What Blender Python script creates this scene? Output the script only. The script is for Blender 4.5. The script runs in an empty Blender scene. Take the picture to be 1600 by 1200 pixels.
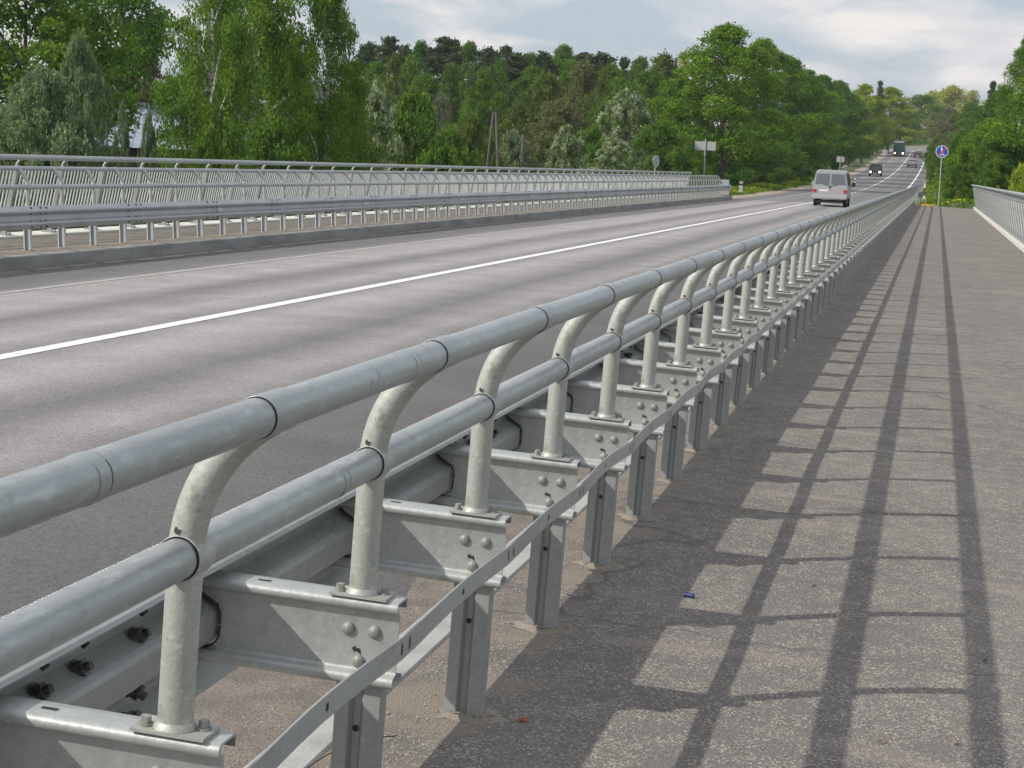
import bpy, bmesh, math, random
import numpy as np
from mathutils import Matrix, Vector

# ------------------------------------------------------------ camera, sky, sun, exposure
SC = bpy.context.scene
COL = SC.collection
CAM = Vector((1.16722, -2.68145, 1.53430))
RV = Vector((0.972478, 0.229447, 0.040503))
UV = Vector((-0.067428, 0.110749, 0.991558))
BV = Vector((0.223025, -0.967000, 0.123172))
FPX = 2804.0                                     # focal length in pixels of a 1600 wide picture
cd = bpy.data.cameras.new('camera')
cam = bpy.data.objects.new('camera', cd); COL.objects.link(cam)
cam.matrix_world = Matrix(((RV.x, UV.x, BV.x, CAM.x), (RV.y, UV.y, BV.y, CAM.y), (RV.z, UV.z, BV.z, CAM.z), (0, 0, 0, 1)))
cd.sensor_width = 36; cd.lens = FPX / 1600 * 36
cd.clip_start = .05; cd.clip_end = 6000
SC.camera = cam

SUN = Vector((-1.068, -.807, 1.0)).normalized()  # towards the sun
EL = math.asin(SUN.z); AZ = math.atan2(SUN.x, SUN.y)
W = bpy.data.worlds.new("World"); SC.world = W; W.use_nodes = True
nt = W.node_tree; nt.nodes.clear()
def N(t, kind, **kw):
    n = t.nodes.new(kind)
    for k, v in kw.items(): setattr(n, k, v)
    return n
out = N(nt, 'ShaderNodeOutputWorld'); bg = N(nt, 'ShaderNodeBackground')
sky = N(nt, 'ShaderNodeTexSky', sky_type='NISHITA', sun_disc=False, sun_elevation=EL, sun_rotation=AZ)
sky.air_density = 1.0; sky.dust_density = 1.5; sky.ozone_density = 1.5
tc = N(nt, 'ShaderNodeTexCoord')
mp = N(nt, 'ShaderNodeMapping'); mp.inputs['Scale'].default_value = (1.0, 1.0, 3.4); mp.inputs['Location'].default_value = (.35, .1, .22)
n1 = N(nt, 'ShaderNodeTexNoise'); n1.inputs['Scale'].default_value = 9.5; n1.inputs['Detail'].default_value = 7; n1.inputs['Roughness'].default_value = .52; n1.inputs['Distortion'].default_value = .25
r1 = N(nt, 'ShaderNodeValToRGB'); r1.color_ramp.elements[0].position = .42; r1.color_ramp.elements[1].position = .60
mx = N(nt, 'ShaderNodeMix', data_type='RGBA'); 
n2 = N(nt, 'ShaderNodeTexNoise'); n2.inputs['Scale'].default_value = 17; n2.inputs['Detail'].default_value = 5
r2 = N(nt, 'ShaderNodeValToRGB')
r2.color_ramp.elements[0].position = .35; r2.color_ramp.elements[0].color = (6.8, 6.9, 7.3, 1)
r2.color_ramp.elements[1].position = .62; r2.color_ramp.elements[1].color = (9.0, 8.6, 8.3, 1)
veil = N(nt, 'ShaderNodeMix', data_type='RGBA'); veil.inputs[0].default_value = .72; veil.inputs[7].default_value = (5.4, 6.2, 7.1, 1)
L = nt.links.new
L(tc.outputs['Generated'], mp.inputs[0]); L(mp.outputs[0], n1.inputs['Vector']); L(mp.outputs[0], n2.inputs['Vector'])
L(n1.outputs['Fac'], r1.inputs[0]); L(n2.outputs['Fac'], r2.inputs[0])
L(sky.outputs[0], veil.inputs[6]); L(veil.outputs[2], mx.inputs[6]); L(r2.outputs[0], mx.inputs[7]); L(r1.outputs[0], mx.inputs[0])
L(mx.outputs[2], bg.inputs[0]); bg.inputs[1].default_value = .105; L(bg.outputs[0], out.inputs[0])
sd = bpy.data.lights.new('sun', 'SUN'); sd.energy = 3.7; sd.angle = math.radians(.55); sd.color = (1.0, .94, .85)
sun = bpy.data.objects.new('sun', sd); COL.objects.link(sun)
sun.rotation_euler = SUN.to_track_quat('Z', 'Y').to_euler()
SC.view_settings.view_transform = 'Standard'; SC.view_settings.look = 'None'
SC.view_settings.exposure = 0.0; SC.view_settings.gamma = 1.0
random.seed(7)

# ------------------------------------------------------------ helpers
class MB:
    def __init__(s): s.v = []; s.f = []; s.mi = []; s.sm = []
    def add(s, vs, fs, mi=0, smooth=False):
        b = len(s.v); s.v += [tuple(v) for v in vs]
        for f in fs: s.f.append(tuple(b + i for i in f)); s.mi.append(mi); s.sm.append(smooth)
    def box(s, x0, x1, y0, y1, z0, z1, mi=0):
        s.add([(x0,y0,z0),(x1,y0,z0),(x1,y1,z0),(x0,y1,z0),(x0,y0,z1),(x1,y0,z1),(x1,y1,z1),(x0,y1,z1)],
              [(0,3,2,1),(4,5,6,7),(0,1,5,4),(1,2,6,5),(2,3,7,6),(3,0,4,7)], mi)
    def tube(s, pts, r, n=16, mi=0, caps=True, smooth=True):
        pts = [Vector(p) for p in pts]; rs = r if isinstance(r, (list, tuple)) else [r] * len(pts)
        t0 = (pts[1] - pts[0]).normalized()
        a = Vector((0,0,1)) if abs(t0.z) < .9 else Vector((1,0,0))
        u = t0.cross(a).normalized(); vs = []
        for i, p in enumerate(pts):
            t = ((pts[min(i+1, len(pts)-1)] - p).normalized() + (p - pts[max(i-1, 0)]).normalized()).normalized()
            u = (u - t * u.dot(t)).normalized(); w = t.cross(u)
            for k in range(n):
                c = 2 * math.pi * k / n
                vs.append(p + (u * math.cos(c) + w * math.sin(c)) * rs[i])
        fs = [(i*n+k, i*n+(k+1) % n, (i+1)*n+(k+1) % n, (i+1)*n+k) for i in range(len(pts)-1) for k in range(n)]
        s.add(vs, fs, mi, smooth)
        if caps:
            m = len(pts) - 1
            s.add(vs[:n], [tuple(range(n-1, -1, -1))], mi); s.add(vs[m*n:], [tuple(range(n))], mi)
    def loft(s, rings, mi=0, smooth=False, caps=True, closed=True):
        n = len(rings[0]); vs = [p for r in rings for p in r]
        kk = n if closed else n - 1
        s.add(vs, [(i*n+k, i*n+(k+1) % n, (i+1)*n+(k+1) % n, (i+1)*n+k) for i in range(len(rings)-1) for k in range(kk)], mi, smooth)
        if caps:
            s.add(rings[0], [tuple(range(n-1, -1, -1))], mi); s.add(rings[-1], [tuple(range(n))], mi)
    def sheet(s, prof, t, a, b, axis, mi=0, steps=1, fn=None):
        """open folded-sheet profile of thickness t, swept along an axis from a to b"""
        P = [Vector(q) for q in prof]; L1 = []; L2 = []
        for i, q in enumerate(P):
            d = []
            if i > 0: d.append((q - P[i-1]).normalized())
            if i < len(P)-1: d.append((P[i+1] - q).normalized())
            m = sum(d, Vector((0, 0))) / len(d); k = max(m.length, .5)
            nn = Vector((-m.y, m.x)).normalized() * (t / 2 / k)
            L1.append(q + nn); L2.append(q - nn)
        ring = L1 + L2[::-1]
        def put(q, w):
            if axis == 'x': p = (w, q.x, q.y)
            elif axis == 'y': p = (q.x, w, q.y)
            else: p = (q.x, q.y, w)
            return fn(p) if fn else p
        s.loft([[put(q, a + (b-a) * j / steps) for q in ring] for j in range(steps+1)], mi)
    def disc(s, c, r, nrm, n=12, mi=0):
        nrm = Vector(nrm).normalized(); a = Vector((0,0,1)) if abs(nrm.z) < .9 else Vector((1,0,0))
        u = nrm.cross(a).normalized(); w = nrm.cross(u); c = Vector(c)
        s.add([c + (u*math.cos(2*math.pi*k/n) + w*math.sin(2*math.pi*k/n)) * r for k in range(n)], [tuple(range(n))], mi)
    def dome(s, c, r, nrm, h, n=14, m=5, mi=0):
        nrm = Vector(nrm).normalized(); a = Vector((0,0,1)) if abs(nrm.z) < .9 else Vector((1,0,0))
        u = nrm.cross(a).normalized(); w = nrm.cross(u); c = Vector(c); rings = []
        for j in range(m+1):
            t = math.pi/2 * j / m * .98
            rings.append([c + (u*math.cos(2*math.pi*k/n) + w*math.sin(2*math.pi*k/n)) * (r*math.cos(t)) + nrm*h*math.sin(t) for k in range(n)])
        s.loft(rings, mi, True)
    def build(s, name, mats, parent=None, loc=None, bevel=0, sub=0):
        me = bpy.data.meshes.new(name); me.from_pydata(s.v, [], s.f)
        mats = mats if isinstance(mats, (list, tuple)) else [mats]
        for m in mats: me.materials.append(m)
        me.polygons.foreach_set('material_index', s.mi); me.polygons.foreach_set('use_smooth', s.sm)
        me.update()
        return link(name, me, parent, loc, bevel)
def link(name, me, parent=None, loc=None, bevel=0):
    o = bpy.data.objects.new(name, me); COL.objects.link(o)
    if parent: o.parent = parent
    if loc: o.location = loc
    if bevel:
        b = o.modifiers.new('bevel', 'BEVEL'); b.width = bevel; b.segments = 2; b.limit_method = 'ANGLE'; b.angle_limit = math.radians(35)
    return o
def tag(o, label, cat, group=None, kind=None):
    o['label'] = label; o['category'] = cat
    if group: o['group'] = group
    if kind: o['kind'] = kind
    return o
def empty(name, loc, rot=(0,0,0)):
    o = bpy.data.objects.new(name, None); COL.objects.link(o); o.location = loc; o.rotation_euler = rot
    o.empty_display_size = .3; return o
def struct(o): o['kind'] = 'structure'; return o
def ray(u, v): return -BV + RV * ((u - 800) / FPX) - UV * ((v - 600) / FPX)
def spot(u, dist, v=250):
    d = ray(u, v); d.z = 0; d.normalize()
    return CAM.x + d.x*dist, CAM.y + d.y*dist
def height(u, v, dist):
    d = ray(u, v); h = math.hypot(d.x, d.y); return CAM.z + d.z/h*dist

# ------------------------------------------------------------ materials
def mat(name, col, rough=.8, metal=0, noise=None, bump=None, extra=None, spec=None):
    """noise: list of (scale vec or float, detail, amount-to-colour2, colour2, lo, hi)"""
    m = bpy.data.materials.new(name); m.use_nodes = True; t = m.node_tree
    p = t.nodes['Principled BSDF']; p.inputs['Roughness'].default_value = rough; p.inputs['Metallic'].default_value = metal
    p.inputs['Base Color'].default_value = (*col, 1)
    if spec is not None: p.inputs['Specular IOR Level'].default_value = spec
    tcn = t.nodes.new('ShaderNodeTexCoord'); cur = None
    for (sc, det, col2, lo, hi) in (noise or []):
        mpn = t.nodes.new('ShaderNodeMapping'); s3 = sc if isinstance(sc, tuple) else (sc, sc, sc); mpn.inputs['Scale'].default_value = s3
        nz = t.nodes.new('ShaderNodeTexNoise'); nz.inputs['Scale'].default_value = 1; nz.inputs['Detail'].default_value = det
        rp = t.nodes.new('ShaderNodeMapRange'); rp.inputs[1].default_value = lo; rp.inputs[2].default_value = hi
        mix = t.nodes.new('ShaderNodeMix'); mix.data_type = 'RGBA'
        if cur is None: mix.inputs[6].default_value = (*col, 1)
        else: t.links.new(cur, mix.inputs[6])
        mix.inputs[7].default_value = (*col2, 1)
        t.links.new(tcn.outputs['Object'], mpn.inputs[0]); t.links.new(mpn.outputs[0], nz.inputs['Vector'])
        t.links.new(nz.outputs['Fac'], rp.inputs[0]); t.links.new(rp.outputs[0], mix.inputs[0]); cur = mix.outputs[2]
    if cur is not None: t.links.new(cur, p.inputs['Base Color'])
    if bump:
        bs, bd, bstr = bump
        nz = t.nodes.new('ShaderNodeTexNoise'); nz.inputs['Scale'].default_value = bs; nz.inputs['Detail'].default_value = bd
        bn = t.nodes.new('ShaderNodeBump'); bn.inputs['Strength'].default_value = bstr; bn.inputs['Distance'].default_value = .01
        t.links.new(tcn.outputs['Object'], nz.inputs['Vector']); t.links.new(nz.outputs['Fac'], bn.inputs['Height']); t.links.new(bn.outputs[0], p.inputs['Normal'])
    return m
def leafmat(name, c1, c2, flower=None):
    m = bpy.data.materials.new(name); m.use_nodes = True; t = m.node_tree; t.nodes.clear()
    o = t.nodes.new('ShaderNodeOutputMaterial'); d = t.nodes.new('ShaderNodeBsdfDiffuse'); tr = t.nodes.new('ShaderNodeBsdfTranslucent'); ms = t.nodes.new('ShaderNodeMixShader')
    ms.inputs[0].default_value = .42
    tcn = t.nodes.new('ShaderNodeTexCoord'); nz = t.nodes.new('ShaderNodeTexNoise'); nz.inputs['Scale'].default_value = .55; nz.inputs['Detail'].default_value = 4
    rp = t.nodes.new('ShaderNodeMapRange'); rp.inputs[1].default_value = .35; rp.inputs[2].default_value = .68
    mix = t.nodes.new('ShaderNodeMix'); mix.data_type = 'RGBA'; mix.inputs[6].default_value = (*c1, 1); mix.inputs[7].default_value = (*c2, 1)
    t.links.new(tcn.outputs['Object'], nz.inputs['Vector']); t.links.new(nz.outputs['Fac'], rp.inputs[0]); t.links.new(rp.outputs[0], mix.inputs[0])
    cur = mix.outputs[2]
    nf = t.nodes.new('ShaderNodeTexWhiteNoise'); geo = t.nodes.new('ShaderNodeNewGeometry'); nf.noise_dimensions = '1D'
    t.links.new(geo.outputs['Random Per Island'], nf.inputs['W'])
    if flower:
        gt = t.nodes.new('ShaderNodeMath'); gt.operation = 'MULTIPLY'
        n3 = t.nodes.new('ShaderNodeTexNoise'); n3.inputs['Scale'].default_value = 1.1; t.links.new(tcn.outputs['Object'], n3.inputs['Vector'])
        rr = t.nodes.new('ShaderNodeMapRange'); rr.inputs[1].default_value = .42; rr.inputs[2].default_value = .6
        t.links.new(n3.outputs['Fac'], rr.inputs[0]); g2 = t.nodes.new('ShaderNodeMath'); g2.operation = 'GREATER_THAN'; g2.inputs[1].default_value = .35
        t.links.new(nf.outputs['Value'], g2.inputs[0]); t.links.new(rr.outputs[0], gt.inputs[0]); t.links.new(g2.outputs[0], gt.inputs[1])
        m2 = t.nodes.new('ShaderNodeMix'); m2.data_type = 'RGBA'; m2.inputs[7].default_value = (*flower, 1)
        t.links.new(cur, m2.inputs[6]); t.links.new(gt.outputs[0], m2.inputs[0]); cur = m2.outputs[2]
    hs = t.nodes.new('ShaderNodeHueSaturation'); mr = t.nodes.new('ShaderNodeMapRange'); mr.inputs[3].default_value = .72; mr.inputs[4].default_value = 1.5
    t.links.new(nf.outputs['Value'], mr.inputs[0]); t.links.new(mr.outputs[0], hs.inputs['Value']); t.links.new(cur, hs.inputs['Color'])
    t.links.new(hs.outputs[0], d.inputs[0]); t.links.new(hs.outputs[0], tr.inputs[0])
    t.links.new(d.outputs[0], ms.inputs[1]); t.links.new(tr.outputs[0], ms.inputs[2]); t.links.new(ms.outputs[0], o.inputs[0])
    return m
def emis(name, col, s):
    m = bpy.data.materials.new(name); m.use_nodes = True; p = m.node_tree.nodes['Principled BSDF']
    p.inputs['Base Color'].default_value = (*col, 1); p.inputs['Emission Color'].default_value = (*col, 1); p.inputs['Emission Strength'].default_value = s
    return m

M = {}
M['galv'] = mat('galvanised_steel', (.46,.485,.49), .42, .45, [((5,2,5), 6, (.37,.39,.395), .40, .70), ((70,40,70), 4, (.52,.545,.54), .5, .75)], (70, 4, .08))
M['galv_tube'] = mat('galvanised_tube', (.43,.465,.475), .42, .42, [((5,1.4,5), 6, (.36,.385,.39), .40, .66), ((60,14,60), 5, (.53,.565,.57), .54, .76), ((24,24,24), 5, (.31,.325,.315), .60, .76), ((100,100,100), 3, (.26,.265,.25), .67, .74)], (110, 4, .09))
M['galv_post'] = mat('weathered_post_tube', (.455,.465,.435), .55, .25, [((10,10,5), 6, (.37,.375,.345), .42, .68), ((40,40,90), 5, (.55,.55,.50), .54, .74), ((26,26,26), 5, (.29,.285,.25), .60, .74), ((90,90,90), 3, (.25,.245,.22), .66, .74)], (120, 5, .14))
M['galv_dark'] = mat('weathered_beam', (.36,.375,.37), .5, .35, [((4,2,4), 6, (.29,.30,.29), .4, .66), ((50,30,50), 5, (.41,.42,.405), .5, .75)], (60, 4, .08))
M['galv_web'] = mat('spangled_galvanised', (.47,.49,.48), .45, .35, [((30,30,30), 6, (.41,.43,.42), .42, .66), ((110,60,110), 4, (.54,.56,.55), .52, .74), ((20,20,8), 6, (.39,.40,.37), .60, .80)], (90, 4, .08))
M['galv_bar'] = mat('pale_galvanised_bars', (.60,.63,.645), .5, .15, [(3, 4, (.50,.53,.545), .4, .7)])
M['joint'] = mat('dark_joint', (.03,.032,.033), .8)
M['nut'] = mat('dark_nut', (.13,.13,.13), .6, .4, [(60, 3, (.05,.05,.05), .4, .6)])
M['rivet'] = mat('bolt_head', (.34,.34,.32), .6, .3, [(90, 3, (.24,.24,.22), .4, .6)])
M['mortar'] = mat('tan_mortar', (.30,.265,.22), .95, 0, [(18, 5, (.25,.22,.18), .42, .66), (120, 3, (.4,.36,.3), .6, .75)], (60, 5, .6))
M['grit'] = mat('tan_road_grit', (.225,.195,.165), .95, 0, [(7, 6, (.165,.145,.125), .42, .62), (110, 2, (.10,.09,.085), .56, .66), (170, 2, (.46,.42,.34), .62, .70)], (110, 3, .5))
M['granite'] = mat('pale_kerb_concrete', (.43,.43,.41), .85, 0, [(6, 5, (.33,.32,.30), .45, .7), (150, 3, (.5,.5,.47), .5, .7)], (80, 4, .25))
M['white_conc'] = mat('white_painted_kerb', (.66,.66,.60), .85, 0, [(3, 4, (.5,.49,.43), .5, .75)])
M['kerb_far'] = mat('grey_kerb_concrete', (.31,.315,.305), .85, 0, [((3,.9,3), 6, (.21,.215,.21), .42, .62), (40, 4, (.3,.3,.29), .5, .7)], (50, 3, .2))
M['white_paint'] = mat('road_paint', (.86,.86,.85), .6, 0, [(9, 6, (.62,.62,.61), .52, .72), (70, 3, (.32,.31,.30), .66, .72)])
M['worn_paint'] = mat('worn_road_paint', (.68,.67,.63), .8, 0, [((110, 90, 110), 3, (.17,.165,.16), .46, .54), (5, 3, (.35,.34,.33), .5, .7)])
M['deck'] = mat('deck_concrete', (.3,.3,.28), .9, 0, [(2, 4, (.22,.22,.2), .4, .7)])
M['bark'] = mat('grey_brown_bark', (.14,.12,.10), .95, 0, [((6,6,1.5), 5, (.07,.06,.05), .4, .6)])
M['birch_bark'] = mat('white_birch_bark', (.55,.54,.50), .9, 0, [((2,2,7), 4, (.06,.055,.05), .52, .6)])
M['wood'] = mat('weathered_pole_wood', (.17,.155,.14), .95, 0, [((8,8,1), 4, (.09,.08,.07), .4, .6)])
M['roof_metal'] = mat('pale_blue_metal_roof', (.42,.48,.58), .45, .2, [((3,3,3), 3, (.34,.4,.5), .4, .6)])
M['brown_wall'] = mat('brown_timber_wall', (.14,.07,.045), .9, 0, [((1,1,8), 3, (.09,.045,.03), .4, .6)])
M['glass'] = mat('dark_window_glass', (.03,.035,.04), .08, 0, spec=.8)
M['van_paint'] = mat('silver_grey_van_paint', (.44,.45,.47), .32, .4, [(3, 3, (.44,.45,.465), .4, .7)])
M['van_glass'] = mat('painted_reflection_glass', (.13,.145,.16), .12, spec=.9)  # base colour lightened to stand in for the reflected sky
M['silver_paint'] = mat('silver_car_paint', (.5,.51,.53), .3, .4)
M['dark_paint'] = mat('dark_green_grey_paint', (.025,.035,.04), .3, .2)
M['black_paint'] = mat('dark_red_black_paint', (.03,.022,.022), .35, .2)
M['bus_paint'] = mat('teal_bus_paint', (.015,.065,.07), .35, .1)
M['cream'] = mat('pale_cap_paint', (.45,.47,.47), .5)
M['rubber'] = mat('tyre_rubber', (.018,.018,.018), .9)
M['rim'] = mat('wheel_rim', (.25,.25,.26), .4, .6)
M['plastic'] = mat('dark_bumper_plastic', (.07,.072,.075), .7)
M['red_lens'] = mat('red_tail_lens', (.48,.02,.02), .35)
M['white_plate'] = mat('white_number_plate', (.75,.75,.73), .5)
M['lamp'] = emis('lit_headlamp', (1, .93, .75), 7)
M['lamp_yellow'] = emis('lit_yellow_headlamp', (1, .72, .35), 5)
M['sign_blue'] = mat('blue_sign_face', (.012,.07,.42), .45)
M['sign_white'] = mat('white_sign_face', (.75,.76,.78), .45)
M['sign_red'] = mat('red_sign_stripe', (.55,.03,.04), .45)
M['sign_back'] = mat('grey_sign_back', (.40,.41,.42), .55, .2)
M['black'] = mat('black_marking', (.02,.02,.02), .7)
M['yellow'] = mat('dandelion_yellow', (.62,.50,.02), .8)
M['rust'] = mat('rusty_wire', (.10,.06,.045), .8, .3)
M['blue_cap'] = mat('blue_plastic', (.02,.035,.14), .5)
M['redstone'] = mat('brick_chip', (.35,.11,.07), .9)
M['dryleaf'] = mat('dry_leaf', (.20,.12,.07), .9)

def ground_asphalt():
    m = bpy.data.materials.new('footway_asphalt'); m.use_nodes = True; t = m.node_tree; p = t.nodes['Principled BSDF']
    p.inputs['Roughness'].default_value = .92; p.inputs['Specular IOR Level'].default_value = .25
    tcn = t.nodes.new('ShaderNodeTexCoord'); L = t.links.new
    def nz(sc, det, kind='ShaderNodeTexNoise', vecscale=None):
        n = t.nodes.new(kind); n.inputs['Scale'].default_value = sc
        if kind == 'ShaderNodeTexNoise': n.inputs['Detail'].default_value = det
        if vecscale:
            mm = t.nodes.new('ShaderNodeMapping'); mm.inputs['Scale'].default_value = vecscale; L(tcn.outputs['Object'], mm.inputs[0]); L(mm.outputs[0], n.inputs['Vector'])
        else: L(tcn.outputs['Object'], n.inputs['Vector'])
        return n
    def mixc(a, b, fac, lo, hi):
        r = t.nodes.new('ShaderNodeMapRange'); r.inputs[1].default_value = lo; r.inputs[2].default_value = hi; L(fac, r.inputs[0])
        k = t.nodes.new('ShaderNodeMix'); k.data_type = 'RGBA'; L(r.outputs[0], k.inputs[0])
        for i, q in ((6, a), (7, b)):
            if isinstance(q, tuple): k.inputs[i].default_value = (*q, 1)
            else: L(q, k.inputs[i])
        return k.outputs[2]
    big = nz(.8, 6).outputs['Fac']; mid = nz(9, 5).outputs['Fac']
    vor = nz(165, 0, 'ShaderNodeTexVoronoi'); cell = vor.outputs['Color']
    sep = t.nodes.new('ShaderNodeSeparateColor'); L(cell, sep.inputs[0])
    base = mixc((.185,.168,.158), (.245,.225,.205), big, .38, .66)
    c = mixc(base, (.145,.133,.128), sep.outputs[0], .40, .95)
    # pale sandy grit gathers in patches
    gr = t.nodes.new('ShaderNodeMath'); gr.operation = 'ADD'; L(sep.outputs[1], gr.inputs[0])
    g2 = t.nodes.new('ShaderNodeMath'); g2.operation = 'MULTIPLY'; g2.inputs[1].default_value = .75; L(mid, g2.inputs[0]); L(g2.outputs[0], gr.inputs[1])
    c = mixc(c, (.42,.38,.32), gr.outputs[0], 1.16, 1.30)
    streak = nz(1, 5, vecscale=(.6, 2.6, 1)).outputs['Fac']
    c = mixc(c, (.34,.295,.255), streak, .60, .80)
    # tan dirt gathered along the foot of the barrier, faint dark cracks across the path
    sxy = t.nodes.new('ShaderNodeSeparateXYZ'); L(tcn.outputs['Object'], sxy.inputs[0])
    gx = t.nodes.new('ShaderNodeMapRange'); gx.inputs[1].default_value = .42; gx.inputs[2].default_value = -.05; L(sxy.outputs[0], gx.inputs[0])
    dn = nz(3.3, 6).outputs['Fac']; dm = t.nodes.new('ShaderNodeMath'); dm.operation = 'MULTIPLY'; L(gx.outputs[0], dm.inputs[0]); L(dn, dm.inputs[1])
    c = mixc(c, (.285,.245,.20), dm.outputs[0], .36, .62)
    cw = nz(2.2, 4); va = t.nodes.new('ShaderNodeMix'); va.data_type = 'RGBA'; va.inputs[0].default_value = .30; cm = t.nodes.new('ShaderNodeMapping'); cm.inputs['Scale'].default_value = (.22, .75, 1)
    L(tcn.outputs['Object'], va.inputs[6]); L(cw.outputs['Color'], va.inputs[7]); L(va.outputs[2], cm.inputs[0])
    ve = t.nodes.new('ShaderNodeTexVoronoi'); ve.feature = 'DISTANCE_TO_EDGE'; ve.inputs['Scale'].default_value = 1.0; L(cm.outputs[0], ve.inputs['Vector'])
    c = mixc((.15,.138,.13), c, ve.outputs['Distance'], .001, .006)
    L(c, p.inputs['Base Color'])
    b = t.nodes.new('ShaderNodeBump'); b.inputs['Strength'].default_value = .55; b.inputs['Distance'].default_value = .006
    L(vor.outputs['Distance'], b.inputs['Height']); L(b.outputs[0], p.inputs['Normal'])
    return m
M['footway'] = ground_asphalt()
def road_mat():
    m = bpy.data.materials.new('road_asphalt'); m.use_nodes = True; t = m.node_tree; p = t.nodes['Principled BSDF']
    p.inputs['Roughness'].default_value = .82; p.inputs['Specular IOR Level'].default_value = .4
    tcn = t.nodes.new('ShaderNodeTexCoord'); L = t.links.new
    uvn = t.nodes.new('ShaderNodeUVMap'); uvn.uv_map = 'UVMap'
    sx = t.nodes.new('ShaderNodeSeparateXYZ'); L(uvn.outputs[0], sx.inputs[0])
    # polished wheel paths and the dark oily strips between them, across the carriageway
    wob = t.nodes.new('ShaderNodeTexNoise'); wob.inputs['Scale'].default_value = 1; wob.inputs['Detail'].default_value = 4
    mm = t.nodes.new('ShaderNodeMapping'); mm.inputs['Scale'].default_value = (1.4, .09, 1); L(tcn.outputs['Object'], mm.inputs[0]); L(mm.outputs[0], wob.inputs['Vector'])
    w2 = t.nodes.new('ShaderNodeMath'); w2.operation = 'MULTIPLY_ADD'; w2.inputs[1].default_value = .5; w2.inputs[2].default_value = -.25; L(wob.outputs['Fac'], w2.inputs[0])
    ad = t.nodes.new('ShaderNodeMath'); ad.operation = 'ADD'; L(sx.outputs[0], ad.inputs[0]); L(w2.outputs[0], ad.inputs[1])
    dv = t.nodes.new('ShaderNodeMath'); dv.operation = 'DIVIDE'; dv.inputs[1].default_value = 10.0; L(ad.outputs[0], dv.inputs[0])
    rp = t.nodes.new('ShaderNodeValToRGB'); cr = rp.color_ramp; L(dv.outputs[0], rp.inputs[0])
    stops = [(p_, q_*1.07 if p_ < .72 else q_) for p_, q_ in [(0,.12),(.12,.13),(.16,.15),(.20,.27),(.29,.30),(.345,.16),(.39,.23),(.44,.30),(.48,.20),(.505,.21),(.545,.31),(.585,.26),(.635,.15),(.675,.22),(.70,.26),(.75,.14),(.84,.115),(1,.11)]]
    while len(cr.elements) < len(stops): cr.elements.new(.5)
    for e, (q, c) in zip(cr.elements, stops): e.position = q; e.color = (c*1.10, c*1.045, c*1.035, 1)
    vor = t.nodes.new('ShaderNodeTexVoronoi'); vor.inputs['Scale'].default_value = 95; L(tcn.outputs['Object'], vor.inputs['Vector'])
    sep = t.nodes.new('ShaderNodeSeparateColor'); L(vor.outputs['Color'], sep.inputs[0])
    mr = t.nodes.new('ShaderNodeMapRange'); mr.inputs[3].default_value = .72; mr.inputs[4].default_value = 1.28; L(sep.outputs[0], mr.inputs[0])
    big = t.nodes.new('ShaderNodeTexNoise'); big.inputs['Scale'].default_value = 1.2; big.inputs['Detail'].default_value = 6; L(tcn.outputs['Object'], big.inputs['Vector'])
    mb = t.nodes.new('ShaderNodeMapRange'); mb.inputs[1].default_value = .3; mb.inputs[2].default_value = .7; mb.inputs[3].default_value = .88; mb.inputs[4].default_value = 1.12; L(big.outputs['Fac'], mb.inputs[0])
    mu = t.nodes.new('ShaderNodeMath'); mu.operation = 'MULTIPLY'; L(mr.outputs[0], mu.inputs[0]); L(mb.outputs[0], mu.inputs[1])
    fy = t.nodes.new('ShaderNodeMapRange'); fy.inputs[1].default_value = 96; fy.inputs[2].default_value = 99; L(sx.outputs[1], fy.inputs[0])
    fm = t.nodes.new('ShaderNodeMix'); fm.data_type = 'RGBA'; L(fy.outputs[0], fm.inputs[0]); L(rp.outputs[0], fm.inputs[6])
    f2 = t.nodes.new('ShaderNodeMix'); f2.data_type = 'RGBA'; f2.inputs[0].default_value = .22; f2.inputs[6].default_value = (.165,.16,.165,1); L(rp.outputs[0], f2.inputs[7]); L(f2.outputs[2], fm.inputs[7])
    hs = t.nodes.new('ShaderNodeHueSaturation'); L(fm.outputs[2], hs.inputs['Color']); L(mu.outputs[0], hs.inputs['Value'])
    L(hs.outputs[0], p.inputs['Base Color'])
    b = t.nodes.new('ShaderNodeBump'); b.inputs['Strength'].default_value = .4; b.inputs['Distance'].default_value = .005
    L(vor.outputs['Distance'], b.inputs['Height']); L(b.outputs[0], p.inputs['Normal'])
    return m
M['road'] = road_mat()
M['grass'] = mat('meadow_grass', (.055,.095,.02), .95, 0, [(.25, 5, (.09,.115,.03), .4, .65), (3, 5, (.035,.06,.015), .45, .7)], (6, 5, .6))
M['sand'] = mat('sandy_shoulder', (.36,.285,.215), .95, 0, [(1.1, 5, (.25,.21,.165), .4, .7), (30, 4, (.42,.36,.28), .5, .7)], (40, 4, .3))
M['blade'] = leafmat('grass_blades', (.10,.20,.02), (.17,.24,.03))

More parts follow.
